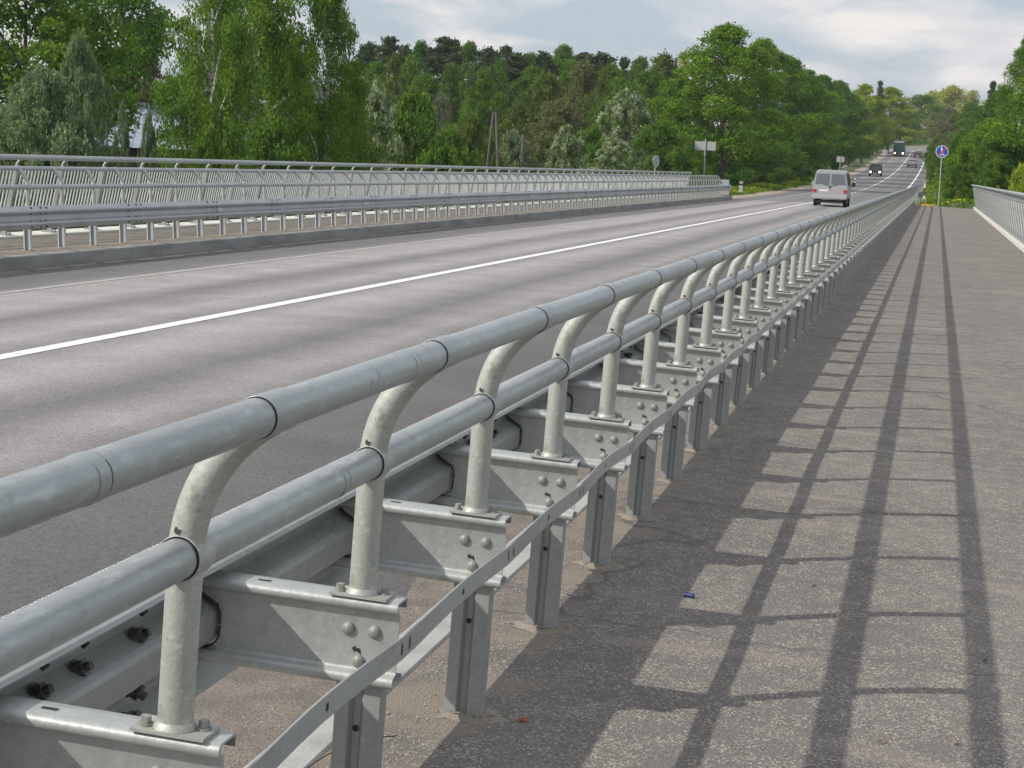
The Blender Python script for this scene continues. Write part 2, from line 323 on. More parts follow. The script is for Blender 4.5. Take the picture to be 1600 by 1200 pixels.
# ------------------------------------------------------------ the road line and the land
CX = -5.45
def rz(y): return 6.6e-5 * max(0, y-100)**2
def rx(y): return 2.6e-3 * max(0, y-435)**2
def sstep(a, b, x):
    t = min(1, max(0, (x-a)/(b-a))); return t*t*(3-2*t)
def land(x, y):
    dx = x - CX - rx(y)
    side = abs(dx)
    road_lvl = rz(y) - .17
    valley = -5.2 + .35*math.sin(x*.05)*math.cos(y*.043)
    rise = sstep(150, 420, y) * 4.0 * (1 if dx < 0 else 1.4)
    base = valley + rise + (sstep(150, 320, math.hypot(x, y)) * 1.5)
    w = 1 - sstep(9.5, 24, side)
    if dx > 0: w = 1 - sstep(10.5, 26, side)
    emb = sstep(101.5, 105.5, y) if side < 30 else sstep(95, 118, y)
    lvl = road_lvl - sstep(5.5, 12, side) * .12 + (.42*sstep(6.3, 8.0, side)*(1-sstep(12, 17, side)) if dx > 0 else .22*sstep(6.5, 9, side)*(1-sstep(13, 18, side)))
    return base + (lvl - base) * w * emb if w*emb > 0 else base
def sheet_grid(name, xs, ys, f, m, uvf=None):
    vs = []; fs = []
    for y in ys:
        for x in xs: vs.append((x, y, f(x, y)))
    n = len(xs)
    for j in range(len(ys)-1):
        for i in range(n-1): fs.append((j*n+i, j*n+i+1, (j+1)*n+i+1, (j+1)*n+i))
    me = bpy.data.meshes.new(name); me.from_pydata(vs, [], fs); me.materials.append(m)
    me.polygons.foreach_set('use_smooth', [True]*len(fs)); me.update()
    return link(name, me)
def rng(a, b, s):
    n = int(round((b-a)/s)); return [a + (b-a)*i/n for i in range(n+1)]
xs = rng(-2400, -400, 200) + rng(-380, -60, 16) + rng(-56, 50, 1.5) + rng(56, 400, 16) + rng(500, 2400, 190)
ys = rng(-460, -40, 60) + rng(-30, 92, 6) + rng(94, 130, 1.0) + rng(134, 620, 6) + rng(660, 3400, 220)
struct(sheet_grid('ground', xs, ys, land, M['grass']))

def ribbon(name, x0s, ys, zoff, m, uv=False):
    """strip following the road; x0s are offsets from the left kerb line (0..9.9), zoff lifts it"""
    vs = []; fs = []; uvs = []
    for y in ys:
        for o in x0s:
            x = -10.38 + o + rx(y)
            crown = -.035 - .095*abs((o-4.95)/4.95)
            if isinstance(zoff, (int, float)): z = rz(y) + crown + zoff
            else: z = zoff(o, y)
            vs.append((x, y, z)); uvs.append((o, y))
    n = len(x0s)
    for j in range(len(ys)-1):
        for i in range(n-1): fs.append((j*n+i, j*n+i+1, (j+1)*n+i+1, (j+1)*n+i))
    me = bpy.data.meshes.new(name); me.from_pydata(vs, [], fs); me.materials.append(m)
    me.polygons.foreach_set('use_smooth', [True]*len(fs))
    if uv:
        ul = me.uv_layers.new(name='UVMap')
        for lp in me.loops: ul.data[lp.index].uv = uvs[lp.vertex_index]
    me.update(); return struct(link(name, me))
RY = rng(-14, 100, 3) + rng(103, 560, 5)
ribbon('road', [0, .6, 1.85, 3, 4, 4.95, 6, 7, 8.45, 9.3, 9.96], RY, 0, M['road'], uv=True)
def line(name, o, w, segs, m):
    vs = []; fs = []
    for (a, b) in segs:
        ys = rng(a, b, max(1.5, min(6, b-a)))
        for k, y in enumerate(ys):
            for q in (o-w/2, o+w/2):
                vs.append((-10.38+q+rx(y), y, rz(y) - .035 - .095*abs((q-4.95)/4.95) + .004))
            if k: i = len(vs); fs.append((i-4, i-3, i-1, i-2))
    me = bpy.data.meshes.new(name); me.from_pydata(vs, [], fs); me.materials.append(m); me.update()
    return struct(link(name, me))
line('centre_line_marking', 4.99, .15, [(-14, 104)] + [(106+6*k, 109.6+6*k) for k in range(12)] + [(180, 540)], M['white_paint'])
line('left_edge_line_marking', 1.86, .12, [(-14, 540)], M['worn_paint'])
line('right_edge_line_marking', 8.588, .17, [(-14, 110)], M['worn_paint'])
line('far_edge_line_marking', 8.6, .2, [(110.5, 540)], M['white_paint'])

# sandy shoulders beyond the bridge
YS2 = rng(103.5, 560, 3.5)
def shoulder(name, o0, o1, dz):
    vs = []; fs = []
    for k, y in enumerate(YS2):
        wob = .35*math.sin(y*.31)+.25*math.sin(y*.83+1)
        a = o0 if dz < 0 else o0; b = o1 + (wob if abs(o1) > abs(o0) or o1 > 9 else 0)
        aa = o0 + (wob if o0 < -1 else 0)
        for q in (aa, (aa+b)/2, b):
            x = -10.38+q+rx(y); vs.append((x, y, max(land(x, y) + .02, rz(y) - .145)))
        if k: i = len(vs); fs += [(i-6, i-5, i-2, i-3), (i-5, i-4, i-1, i-2)]
    me = bpy.data.meshes.new(name); me.from_pydata(vs, [], fs); me.materials.append(M['sand']); me.update(); struct(link(name, me))
shoulder('left_shoulder', -1.5, -.0, 0)
shoulder('right_shoulder', 9.96, 11.4, 0)
# light earth path that leaves the road on the left
vs = []; fs = []
for k, y in enumerate(rng(104, 330, 4)):
    c = -13.6 - 1.6*math.sin((y-100)*.012)
    for q in (-.5, .5):
        x = c+q; vs.append((x, y, land(x, y)+.03))
    if k: i = len(vs); fs.append((i-4, i-3, i-1, i-2))
me = bpy.data.meshes.new('path'); me.from_pydata(vs, [], fs); me.materials.append(M['sand']); me.update(); struct(link('path', me))

# footways on the bridge (deck crown sheds to both sides) and kerbs
YE = 102.4
b = MB()
def strip(b, pts, y0, y1, step=2.0, mi=0):
    ys = rng(y0, y1, step)
    b.loft([[(x, y, z) for (x, z) in pts] for y in ys], mi, False, caps=False, closed=False)
# near footway: from kerb back to parapet kerb
b = MB(); b.add([(-.262,-14,.008),(3.23,-14,-.098),(3.23,YE,-.098),(-.262,YE,.008)], [(0,1,2,3)]); struct(b.build('footway', M['footway']))
b = MB(); b.add([(-12.765,-14,.03),(-10.57,-14,.036),(-10.57,YE,.036),(-12.765,YE,.03)], [(0,1,2,3)]); struct(b.build('far_footway', M['footway']))
def kerb(name, x0, x1, z0, z1, m, seg=1.0, y0=-14):
    k = MB(); y = y0; c = .012
    while y < YE - .1:
        a, e = y+.004, min(y+seg, YE)-.004
        ring = [(x0,z0),(x1,z0),(x1,z1-c),(x1-c,z1),(x0+c,z1),(x0,z1-c)]
        k.loft([[(x, yy, z) for x, z in ring] for yy in (a, e)], 0)
        y += seg
    return struct(k.build(name, m))
kerb('near_kerb', -.425, -.262, -.3, .012, M['granite'], 1.0)
kerb('far_kerb', -10.57, -10.385, -.3, .045, M['kerb_far'], 1.0)
kerb('right_edge_beam', 3.23, 3.50, -.5, .03, M['white_conc'], 6.0)
kerb('left_edge_beam', -13.40, -12.76, -.5, .062, M['white_conc'], 6.0)
vs = []; fs = []
for k, y in enumerate(rng(-14, YE, .4)):
    o = 9.5 - .16*math.sin(y*1.1) - .1*math.sin(y*2.9+1)
    for q in (o, 9.953): vs.append((-10.38+q, y, -.035 - .095*abs((q-4.95)/4.95) + .005))
    if k: i = len(vs); fs.append((i-4, i-3, i-1, i-2))
me = bpy.data.meshes.new('gutter_grit'); me.from_pydata(vs, [], fs); me.materials.append(M['grit']); me.update(); struct(link('gutter_grit', me))
vs = []; fs = []
for k, y in enumerate(rng(-14, YE, .4)):
    o = .30 + .10*math.sin(y*.9) + .06*math.sin(y*2.3+1)
    for q in (-.004, o): vs.append((-10.38+q, y, -.035 - .095*abs((q-4.95)/4.95) + .005))
    if k: i = len(vs); fs.append((i-4, i-3, i-1, i-2))
me = bpy.data.meshes.new('far_gutter_grit'); me.from_pydata(vs, [], fs); me.materials.append(M['grit']); me.update(); struct(link('far_gutter_grit', me))
b = MB(); b.box(-13.3, 3.55, -14, YE, -1.4, -.32); struct(b.build('bridge_deck', M['deck']))
b = MB(); b.box(-12.5, 2.8, YE-2, YE, -6.5, -1.41); b.box(-11, 1.5, 40, 41.4, -7, -1.41); b.box(-11, 1.5, 0, 1.4, -7, -1.41); struct(b.build('bridge_piers', M['deck']))

# ------------------------------------------------------------ crash barrier elements
TILT = math.atan(.045)
ZT = .576
def sigma_post():
    b = MB()
    prof = [(-.026,.052),(-.040,.050),(-.040,.0),(-.012,.0),(-.004,.018),(.014,.018),(.024,.0),(.058,.0),(.058,.050),(.045,.052)]
    b.sheet(prof, .0045, -.03, ZT-.012, 'z')
    b.disc((.004, .0145, .27), .008, (0,-1,0), 10, 1)
    return b
def mortar(seed):
    r = random.Random(seed); b = MB(); n = 30
    c = (.01 + r.uniform(-.01,.02), .025)
    o = [(c[0]+math.cos(2*math.pi*k/n)*(.088+.018*math.sin(k*1.3+seed)+r.uniform(-.010,.016)), c[1]+math.sin(2*math.pi*k/n)*(.072+.014*math.sin(k*.9+seed*2)+r.uniform(-.010,.014))) for k in range(n)]
    b.loft([[(x, y, .001 + .0 * k) for k, (x, y) in enumerate(o)], [((x-c[0])*.62+c[0], (y-c[1])*.62+c[1], .011 + r.uniform(-.002, .003)) for x, y in o]], 0, True, caps=False)
    b.add([((x-c[0])*.62+c[0], (y-c[1])*.62+c[1], .012) for x, y in o], [tuple(range(n))]); return b
YB = -.030
def bracket():
    b = MB()
    t = .0045
    def arc(cy, cz, r, a0, a1, n=5): return [(cy+r*math.cos(math.radians(a0+(a1-a0)*k/n)), cz+r*math.sin(math.radians(a0+(a1-a0)*k/n))) for k in range(n+1)]
    top = [(.042, ZT-.024),(.044, ZT-.006)] + [(.041, ZT-.002), (.02, ZT-.002)] + arc(YB+.011, ZT-.013, .011, 90, 270, 8) + [(YB+.020, ZT-.026)]
    bot = [(YB+.023, ZT-.166)] + arc(YB+.012, ZT-.181, .012, 90, 270, 8) + [(.02, ZT-.193), (.044, ZT-.193),(.042, ZT-.175)]
    prof = top + [(YB+.024, ZT-.034), (YB+.024, ZT-.158)] + bot
    k0 = len(b.sm)
    b.sheet(prof, t, -.328, .092, 'x')
    b.sheet(top[:-1], t, -.392, -.328, 'x'); b.sheet(bot[1:], t, -.392, -.328, 'x')
    for q in range(k0, len(b.sm)): b.sm[q] = True
    b.autosmooth = True
    # web tongues that follow the hollow of the guard beam, with a dark strip painted in for the shadowed gap along the cut edge
    for sg in (1, -1):
        cut = [(-.3215, WZ+sg*.002), (-.3225, WZ+sg*.028), (-.331, WZ+sg*.043), (-.374, WZ+sg*.067), (-.386, WZ+sg*.077)]
        b.sheet(cut if sg > 0 else cut[::-1], .0022, YB+.010, YB+.034, 'y', 1)
        fill = [(-.328, WZ+sg*.045)] + [(x+.003, z+sg*.003) for x, z in cut[2:]] + [(-.386, WZ+sg*.090), (-.328, WZ+sg*.090)]
        b.add([(x, YB+.0225, z) for x, z in fill], [tuple(range(len(fill)))])
    # slot in the top flange and arrow hole in the web
    b.add([(-.245,.003,ZT+.0012),(-.215,.003,ZT+.0012),(-.215,.014,ZT+.0012),(-.245,.014,ZT+.0012)], [(0,1,2,3)], 1)
    y = YB+.0212
    b.add([(x, y, ZT+z) for x, z in [(-.012,-.118),(-.003,-.111),(-.003,-.116),(.008,-.117),(.011,-.132),(.004,-.126),(-.003,-.123),(-.004,-.128)]], [(0,1,2,3,4,5,6,7)], 1)
    return b
def rivet(): b = MB(); b.dome((0,0,0), .0155, (0,-1,0), .011); return b
def hexbolt():
    b = MB(); b.tube([(0,0,0),(0,0,.004)], .0135, 16); b.tube([(0,0,.004),(0,0,.016)], .0095, 6, smooth=False); return b
TOPR = (.141, ZT+.555); MIDR = (0, ZT+.299)
def rail_post():
    b = MB()
    pts = [(0,0,ZT+.010),(0,0,ZT+.2),(0,0,ZT+.300)]
    r = .293
    for k in range(1, 11):
        a = math.radians(57)*k/10; pts.append((r*(1-math.cos(a)), 0, ZT+.300+r*math.sin(a)))
    b.tube(pts, .0300, 24)
    # sleeve the middle rail passes through, weld collar, sleeve of the top rail
    def sleeve(cx, cz, y0, y1, ri, ro, mi=0):
        n = 28; rings = []
        for (y, rr) in ((y0, ri), (y0, ro-.0006), (y0+.0006, ro), (y0+.004, ro), (y1-.004, ro), (y1-.0006, ro), (y1, ro-.0006), (y1, ri)):
            rings.append([(cx+rr*math.cos(2*math.pi*k/n), y, cz+rr*math.sin(2*math.pi*k/n)) for k in range(n)])
        b.loft(rings, mi, True, caps=False)
    sleeve(*MIDR, -.030, .034, .0347, .0385); sleeve(*MIDR, -.0314, -.0300, .0347, .0368, 1)
    sleeve(*TOPR, -.088, .026, .0322, .0346, 2); sleeve(*TOPR, -.0893, -.0880, .0322, .0335, 1)
    b.tube([(0,0,ZT+.008),(0,0,ZT+.014),(0,0,ZT+.020)], [.037,.035,.0302], 24)
    # drain hole by the sleeve
    b.disc((-.004, -.0295, MIDR[1]+.047), .007, (-.1,-1,.35), 10, 1)
    return b
def base_plate():
    b = MB(); b.box(-.065, .065, -.036, .038, ZT+.0015, ZT+.0075); return b
WZ = ZT - .110
def wprof(): return [(-.306, WZ+.143),(-.313, WZ+.150),(-.330, WZ+.154),(-.344, WZ+.150),(-.386, WZ+.114),(-.395, WZ+.105),(-.400, WZ+.094),(-.402, WZ+.084),(-.400, WZ+.074),(-.392, WZ+.066),(-.382, WZ+.060),(-.346, WZ+.041),(-.336, WZ+.034),(-.331, WZ+.024),  # top edge drawn out into an added lip, shaped to catch the sun
                     (-.331, WZ-.024),(-.336, WZ-.034),(-.346, WZ-.041),(-.382, WZ-.060),(-.392, WZ-.066),(-.400, WZ-.074),(-.402, WZ-.084),(-.400, WZ-.094),(-.395, WZ-.105),(-.386, WZ-.114),(-.350, WZ-.149),(-.345, WZ-.155)]
def rail(b, cx, cz, r, y0, y1, breaks, endtail=None, n=28):
    cuts = [y0] + [q for q in breaks if y0 < q < y1] + [y1]
    for k, (a, e) in enumerate(zip(cuts[:-1], cuts[1:])):
        pts = [(cx, a + (.006 if k else 0), cz), (cx, e, cz)]
        b.tube(pts, r, n)
        if k: b.tube([(cx, a-.002, cz), (cx, a+.008, cz)], r-.003, n, 1); b.tube([(cx, a-.030, cz), (cx, a-.001, cz)], r+.0014, n)
RSTRAP = random.Random(3)
STR = {}
def strap_xy(y):
    """loose flat strap: pulled tight at each bracket, bowed in between"""
    i = math.floor(y); f = y - i
    def amp(i):
        if i not in STR: STR[i] = RSTRAP.uniform(.003, .013)
        return STR[i]
    bow = math.sin(math.pi*f)**1.3
    return .107 - amp(i)*bow, WZ + .012 + .008*bow
def strap(b, y0, y1):
    h = .052; t = .0045; rings = []
    for y in rng(y0, y1, .125):
        x, z = strap_xy(y)
        rings.append([(x-t/2, y, z-h/2), (x+t/2, y, z-h/2), (x+t/2, y, z+h/2), (x-t/2, y, z+h/2)])
    b.loft(rings, 0)
    i = math.ceil(y0)
    while i < y1:
        for dy in (-.03, .028, .5):
            x, z = strap_xy(i+dy if dy != .5 else i+.5)
            w = .0035 if dy != .5 else .006; hh = .013 if dy != .5 else .008
            b.add([(x+t/2+.0012, i+dy-w, z-hh), (x+t/2+.0012, i+dy+w, z-hh), (x+t/2+.0012, i+dy+w, z+hh), (x+t/2+.0012, i+dy-w, z+hh)], [(0,1,2,3)], 1)
        i += 1

PROTO = {}
def protos():
    PROTO['post'] = sigma_post; PROTO['bracket'] = bracket
def barrier(root, y0, y1, lo, hi, flip, breaks_top, breaks_mid, splice0, near):
    """root already placed and tilted; y0..y1 local extent; whole numbered elements lo..hi get parts of their own"""
    G = M['galv']
    if not MESH:
        MESH['post'] = sigma_post().build('post', [M['galv_dark'], M['joint']], root); mk = MESH['post']
        for nm, fn, mt in (('bracket', bracket, [M['galv_web'], M['joint']]), ('handrail_post', rail_post, [M['galv_post'], M['joint'], M['galv_tube']]), ('base_plate', base_plate, [M['galv_post']]),
                           ('rivet', rivet, [M['rivet']]), ('bolt', hexbolt, [M['rivet']])):
            MESH[nm] = fn().build(nm, mt, root)
        for k in range(4): MESH['mortar%d' % k] = mortar(k).build('mortar_collar', M['mortar'], root)
        for k in list(MESH):
            o = MESH[k]; MESH[k] = o.data; bpy.data.objects.remove(o)
    rest = {'post': MB(), 'bracket': MB(), 'handrail_post': MB()}
    for i in range(int(math.ceil(y0)), int(math.floor(y1))+1):
        if lo <= i <= hi:
            p = link('post', MESH['post'], root, (0, i, 0))
            if not near: p.material_slots[0].link = 'OBJECT'; p.material_slots[0].material = M['galv_bar']
            link('mortar_collar', MESH['mortar%d' % (i % 4)], p)
            br = link('bracket', MESH['bracket'], root, (0, i, 0))
            hp = link('handrail_post', MESH['handrail_post'], root, (0, i, 0))
            p.rotation_euler = (random.uniform(-.008, .008), random.uniform(-.006, .006), random.uniform(-.02, .02)); hp.rotation_euler = (random.uniform(-.003, .003), 0, 0)
            if near:
                link('base_plate', MESH['base_plate'], hp)
                if i < 34:
                    for x, z in ((-.022,-.075),(.038,-.075),(.006,-.146)): link('rivet', MESH['rivet'], br, (x, YB+.0217, ZT+z))
                    for x, y in ((-.047, -.012), (.047, .010)): 
                        bo = link('bolt', MESH['bolt'], hp, (x, y, ZT+.0075)); bo.rotation_euler.z = random.uniform(0, 1)
        else:
            for nm, fn in (('post', sigma_post), ('bracket', bracket), ('handrail_post', rail_post)):
                s = fn(); s.v = [(a, c+i, d) for a, c, d in s.v]; bb = rest[nm]
                k = len(bb.v); bb.v += s.v; bb.f += [tuple(q+k for q in f) for f in s.f]; bb.mi += s.mi; bb.sm += s.sm
    for nm, mt in (('post', [M['galv_dark'], M['joint']]), ('bracket', [M['galv_web'], M['joint']]), ('handrail_post', [M['galv_post'], M['joint'], M['galv_tube']])):
        if rest[nm].v:
            o = rest[nm].build(nm, mt, root); o['kind'] = 'stuff'
    b = MB(); rail(b, *TOPR, .0320, y0-.4, y1, breaks_top); b.build('top_rail', [M['galv_tube'], M['joint']], root)
    b = MB(); rail(b, *MIDR, .0343, y0-.4, y1, breaks_mid); b.build('middle_rail', [M['galv_tube'], M['joint']], root)
    b = MB(); strap(b, y0-.4, y1+.1); b.build('strap', [M['galv'], M['joint']], root)
    # beam in overlapping lengths; each length starts behind the last one
    b = MB(); y = splice0 + 3*math.floor((y0-splice0)/3) ; k = 0; sp = []
    while y < y1:
        e = min(y+3, y1+.3); sh = .0036 * (k % 2)
        b.sheet([(px+sh, pz+sh*.4) for px, pz in wprof()], .003, y-.16, e+.16, 'y')
        sp.append(y); y += 3; k += 1
    wb = b.build('guard_beam', M['galv_dark'] if near else M['galv'], root)
    # splice bolts: square-necked heads in front, nuts behind
    def one_bolt(nb, x, y, z, nx, nz_):
        c = Vector((x, y, z)); n_ = Vector((nx, 0, nz_)).normalized()
        nb.tube([c, c + n_*.004], .0215, 16); nb.tube([c + n_*.004, c + n_*.022], .0175, 6, smooth=False); nb.tube([c + n_*.022, c + n_*.036], .009, 10)
        nb.dome(c - n_*.004, .015, -n_, .007, 10, 3)
    rest = MB(); count = 0
    for q in (sp if near else sp[::-1]):
        if near and q < -1: continue
        for dy in (-.21, -.05, .21):
            for (x, z, nx, nz_) in ((-.376, WZ+.128, 1, -.8), (-.368, WZ+.054, 1, .5), (-.368, WZ-.054, 1, -.5), (-.376, WZ-.128, 1, .8)):
                if count < 96: nb = MB(); one_bolt(nb, x, q+dy, z, nx, nz_); nb.build('splice_bolt', M['nut'], wb); count += 1
                elif not near: one_bolt(rest, x, q+dy, z, nx, nz_)
    if rest.v: rest.build('splice_bolt', M['nut'], wb)['kind'] = 'stuff'
    return wb
MESH = {}
near = tag(empty('crash_barrier', (-.026, 0, 0), (0, TILT, 0)), 'galvanised crash barrier with curved handrail posts between road and near footway, closest to the viewer', 'crash barrier', 'handrail crash barriers of the bridge')
wb = barrier(near, -3, 101, -2, 97, False, [-.66, .72] + [.72+6*k for k in range(1, 17)], [.75+6*k for k in range(17)], .43, True)
far = tag(empty('crash_barrier', (-10.985, 0, .036), (0, TILT, math.pi)), 'galvanised crash barrier with two tube rails across the road, along the far kerb', 'crash barrier', 'handrail crash barriers of the bridge')
Y0F = -101
wb2 = barrier(far, Y0F, -10, Y0F, -10, True, [-100+6*k for k in range(15)], [-99+6*k for k in range(15)], Y0F+.4, False)
# small reflectors in the valley of the far beam
for k, y in enumerate(range(-98, -12, 8)):
    b = MB(); b.add([(-.3345,y,WZ-.022),(-.3345,y+.07,WZ-.03),(-.40,y+.035,WZ-.03),(-.3345,y,WZ+.03),(-.3345,y+.07,WZ+.03),(-.40,y+.035,WZ+.02)], [(0,1,2),(3,5,4),(0,2,5,3),(1,4,5,2)])
    b.build('reflector', M['sign_white'], wb2)
# end plates and downward curving ends of the tube rails
for root, s, e in ((near, 1, 101), (far, -1, -101)):
    b = MB()
    for (cx, cz, r) in ((*TOPR, .032), (*MIDR, .0343)):
        pts = [(cx, e + s*.0, cz)]
        for k in range(1, 9):
            a = math.radians(60)*k/8; pts.append((cx*(1-k/14), e + s*1.5*math.sin(a), cz - .55*(1-math.cos(a))*(1.5 if cz > 1 else .8)))
        b.tube(pts, r, 16)
    b.build('rail_end', M['galv_tube'], root)
    b = MB(); ya = e + s*1.45; b.box(-.40, .14, min(ya, ya+s*.1), max(ya, ya+s*.1), .02, .92); b.build('end_plate', M['galv'], root, bevel=.01)

# guard beam that carries on past the near barrier and flares away from the road
gr = tag(empty('guardrail', (-.3, 103, -.1)), 'plain steel guardrail flaring away to the right past the end of the near crash barrier', 'guardrail')
b = MB(); path = []
for k in range(15):
    y = k; x = .0036*y*y; path.append((x, y, rz(103+y) + .012*y))
rings = []
wp = [(px+.34, pz) for px, pz in wprof()]
for (x, y, z) in path: rings.append([(x+a, y, z+c) for a, c in wp] + [(x+a+.004, y, z+c) for a, c in wp[::-1]])
b.loft(rings, 0); b.build('guard_beam', M['galv'], gr)
for k in range(0, 15, 2):
    x, y, z = path[k]; b = MB(); b.box(x-.0+.02, x+.11, y-.03, y+.03, z-.6, z+.6); b.build('post', M['galv_dark'], gr)
x, y, z = path[-1]; b = MB(); b.box(x-.07, x+.02, y, y+.09, z+.1, z+1.05); b.box(x-.072, x+.022, y-.004, y+.094, z+.62, z+.8, 1); b.build('end_marker', [M['sign_white'], M['black']], gr)

# ------------------------------------------------------------ parapet railings, leaning inwards
def parapet(xb, zb, s, y0, y1, label, posts_at, bar0):
    """xb base line, s = +1 leans towards +x"""
    root = tag(empty('parapet_railing', (xb, 0, zb)), label, 'railing', 'parapet railings along the bridge edges')
    H = 1.19; LN = .25
    def at(h, off=0): return (s*(LN*h/H) + s*off, h)
    # rails
    for nm, h, w, t in (('bottom_rail', .16, .05, .02), ('upper_rail', 1.04, .05, .03)):
        b = MB(); x, z = at(h); b.box(x-w/2, x+w/2, y0, y1, z-t/2, z+t/2); b.build(nm, M['galv'], root)
    b = MB(); x, z = at(H, .05); b.tube([(x, y0-.1, z+.02), (x, (y0+y1)/2, z+.02), (x, y1+.1, z+.02)], .044, 16); b.build('handrail', M['galv_tube'], root)
    pm = None; pl = None
    bm_ = None
    ys = []; y = y0 + posts_at
    while y < y1: ys.append(y); y += 1.5
    for y in ys:
        if pm is None:
            b = MB(); rings = []
            for h in (0.0, 1.08):
                x, z = at(h); w = .042 if h == 0 else .034
                rings.append([(x-w, -.032, z), (x+w, -.032, z), (x+w, .032, z), (x-w, .032, z)])
            b.loft(rings, 0)
            # hooked handrail bracket
            x0, z0 = at(1.08); x1, z1 = at(H, .05)
            b.tube([(x0, 0, z0-.03), (x0, 0, z0+.03), ((x0+x1)/2, .012, z1-.03), (x1, .02, z1-.01)], [.026,.026,.022,.02], 10)
            b.box(-.10, .10, -.09, .09, -.005, .014)
            for dx in (-.07, .07):
                for dy in (-.06, .06): b.tube([(dx, dy, .014), (dx, dy, .045)], .011, 6)
            o = b.build('post', M['galv_dark'], root, (0, y, 0)); pm = o.data
            b = MB(); b.loft([[(-.16,-.2,-.03),(.13,-.2,-.03),(.13,.2,-.03),(-.16,.2,-.03)], [(-.13,-.15,-.004),(.11,-.15,-.004),(.11,.15,-.004),(-.13,.15,-.004)]]); pl = b.build('plinth', M['white_conc'], o).data
        else:
            o = link('post', pm, root, (0, y, 0)); link('plinth', pl, o)
    b = MB(); r = []
    for h in (.165, 1.03):
        x, z = at(h); r.append([(x-.009, -.013, z), (x+.009, -.013, z), (x+.009, .013, z), (x-.009, .013, z)])
    b.loft(r, 0); bmsh = b.build('baluster', M['galv_bar'], root, (0, bar0, 0)).data
    rest = MB(); src = [(v.co.x, v.co.y, v.co.z) for v in bmsh.vertices]; sf = [tuple(p.vertices) for p in bmsh.polygons]
    y = y0 + .06; n = 1
    while y < y1:
        near_post = any(abs(y-q) < .07 for q in ys)
        if not near_post:
            if y > bar0 + .05 and n < 100: link('baluster', bmsh, root, (0, y, 0)); n += 1
            elif abs(y-bar0) > .05: rest.add([(a, c+y, d) for a, c, d in src], sf)
        y += .112
    rest.build('baluster', M['galv_bar'], root)['kind'] = 'stuff'
    return root
parapet(-12.96, .075, 1, 12, 101, 'leaning baluster railing on the far left edge of the bridge, behind the far crash barrier', .35, 19.0)
parapet(3.36, .035, -1, 26, 101.6, 'leaning baluster railing on the right edge of the bridge beside the near footway', .2, 41.0)

# ------------------------------------------------------------ small things on the footway
def footz(x): return .008 + (x+.262)/(3.492)*(-.106)
wr = MB(); pts = []
for k in range(50):
    t = k/49; a = t*9
    if t < .62: q = t/.62; pts.append((-.04 - .32*q, 1.42 - .40*q + .05*math.sin(q*3), .10*(1-q)**1.4 + .03*math.sin(q*5) + .022))
    else: q = (t-.62)/.38; pts.append((-.36 - .02*q + .016*math.cos(q*12), 1.02 - .05*q + .016*math.sin(q*12), .03 + .012*math.sin(q*12)))
wr.tube(pts, .0016, 6); tag(wr.build('wire', M['rust']), 'thin rusty wire curled at the foot of a barrier post', 'wire')
def gpt(u, v):
    d = ray(u, v); t = (0 - CAM.z)/d.z
    for _ in range(6):
        p = CAM + d*t; t = (footz(p.x) - CAM.z)/d.z
    return CAM + d*t
p = gpt(1078, 934); b = MB(); b.tube([(0,-.014,.009),(0,.014,.009)], .009, 14); b.tube([(0,.014,.009),(0,.02,.009)], [.011,.011], 14)
o = tag(b.build('bottle_cap', M['blue_cap'], None, (p.x, p.y, p.z)), 'small blue plastic cap lying on the footway in the barrier shadow', 'cap'); o.rotation_euler.z = 1.2
p = gpt(817, 1127); bm = bmesh.new(); bmesh.ops.create_icosphere(bm, subdivisions=2, radius=.013)
for v in bm.verts: v.co *= random.uniform(.75, 1.15); v.co.z *= .6
me = bpy.data.meshes.new('stone'); bm.to_mesh(me); bm.free(); me.materials.append(M['redstone'])
tag(link('stone', me, None, (p.x, p.y, p.z+.006)), 'reddish brick chip on the footway beside the post foot', 'stone')
LEAF = [((1378,1160),'largest dry brown leaf, lowest on the sunny footway'), ((1495,1165),'dry leaf at the bottom right of the footway, near the rail shadow'), ((1272,917),'tiny dark leaf on the sunny footway between two rail shadows'), ((1540,1034),'dark curled leaf inside the rightmost rail shadow')]
for (q, lab) in LEAF:
    p = gpt(*q); b = MB(); l = .020 if 'largest' in lab else .012; w = l*.38
    b.add([(-l,0,.002),(-l*.3,w,.007),(l*.5,w*.7,.008),(l,0,.003),(l*.5,-w*.8,.004),(-l*.3,-w,.006),(0,0,.001)], [(0,6,1),(1,6,2),(2,6,3),(3,6,4),(4,6,5),(5,6,0)])
    o = tag(b.build('dry_leaf', M['dryleaf'], None, (p.x, p.y, p.z+.001)), lab, 'leaf', 'dry leaves on the footway'); o.rotation_euler.z = random.uniform(0, 3)

r = np.random.RandomState(12); P = []
for k in range(5200):
    y = -2 + r.uniform()**1.5*45; x = (-.22 + abs(r.normal())*.17) if r.uniform() < .7 else r.uniform(-.2, 3.1)
    P.append((x, y, footz(x)+.002))
for k in range(2600):
    y = -2 + r.uniform()**1.5*30; P.append((-.44 - abs(r.normal())*.22, y, -.122))
gm = MB()
for (x, y, z) in P:
    q = r.uniform(.002, .0052); a = r.uniform(0, 6.28); c_, s_ = math.cos(a)*q, math.sin(a)*q
    gm.add([(x+c_, y+s_, z), (x-s_, y+c_, z), (x-c_, y-s_, z), (x+s_, y-c_, z), (x, y, z+q*.9)], [(0,1,4),(1,2,4),(2,3,4),(3,0,4)], int(r.uniform() < .4))
tag(gm.build('gravel', [M['mortar'], M['granite']]), 'loose grit and tiny stones scattered along the foot of the near barrier', 'gravel', None, 'stuff')

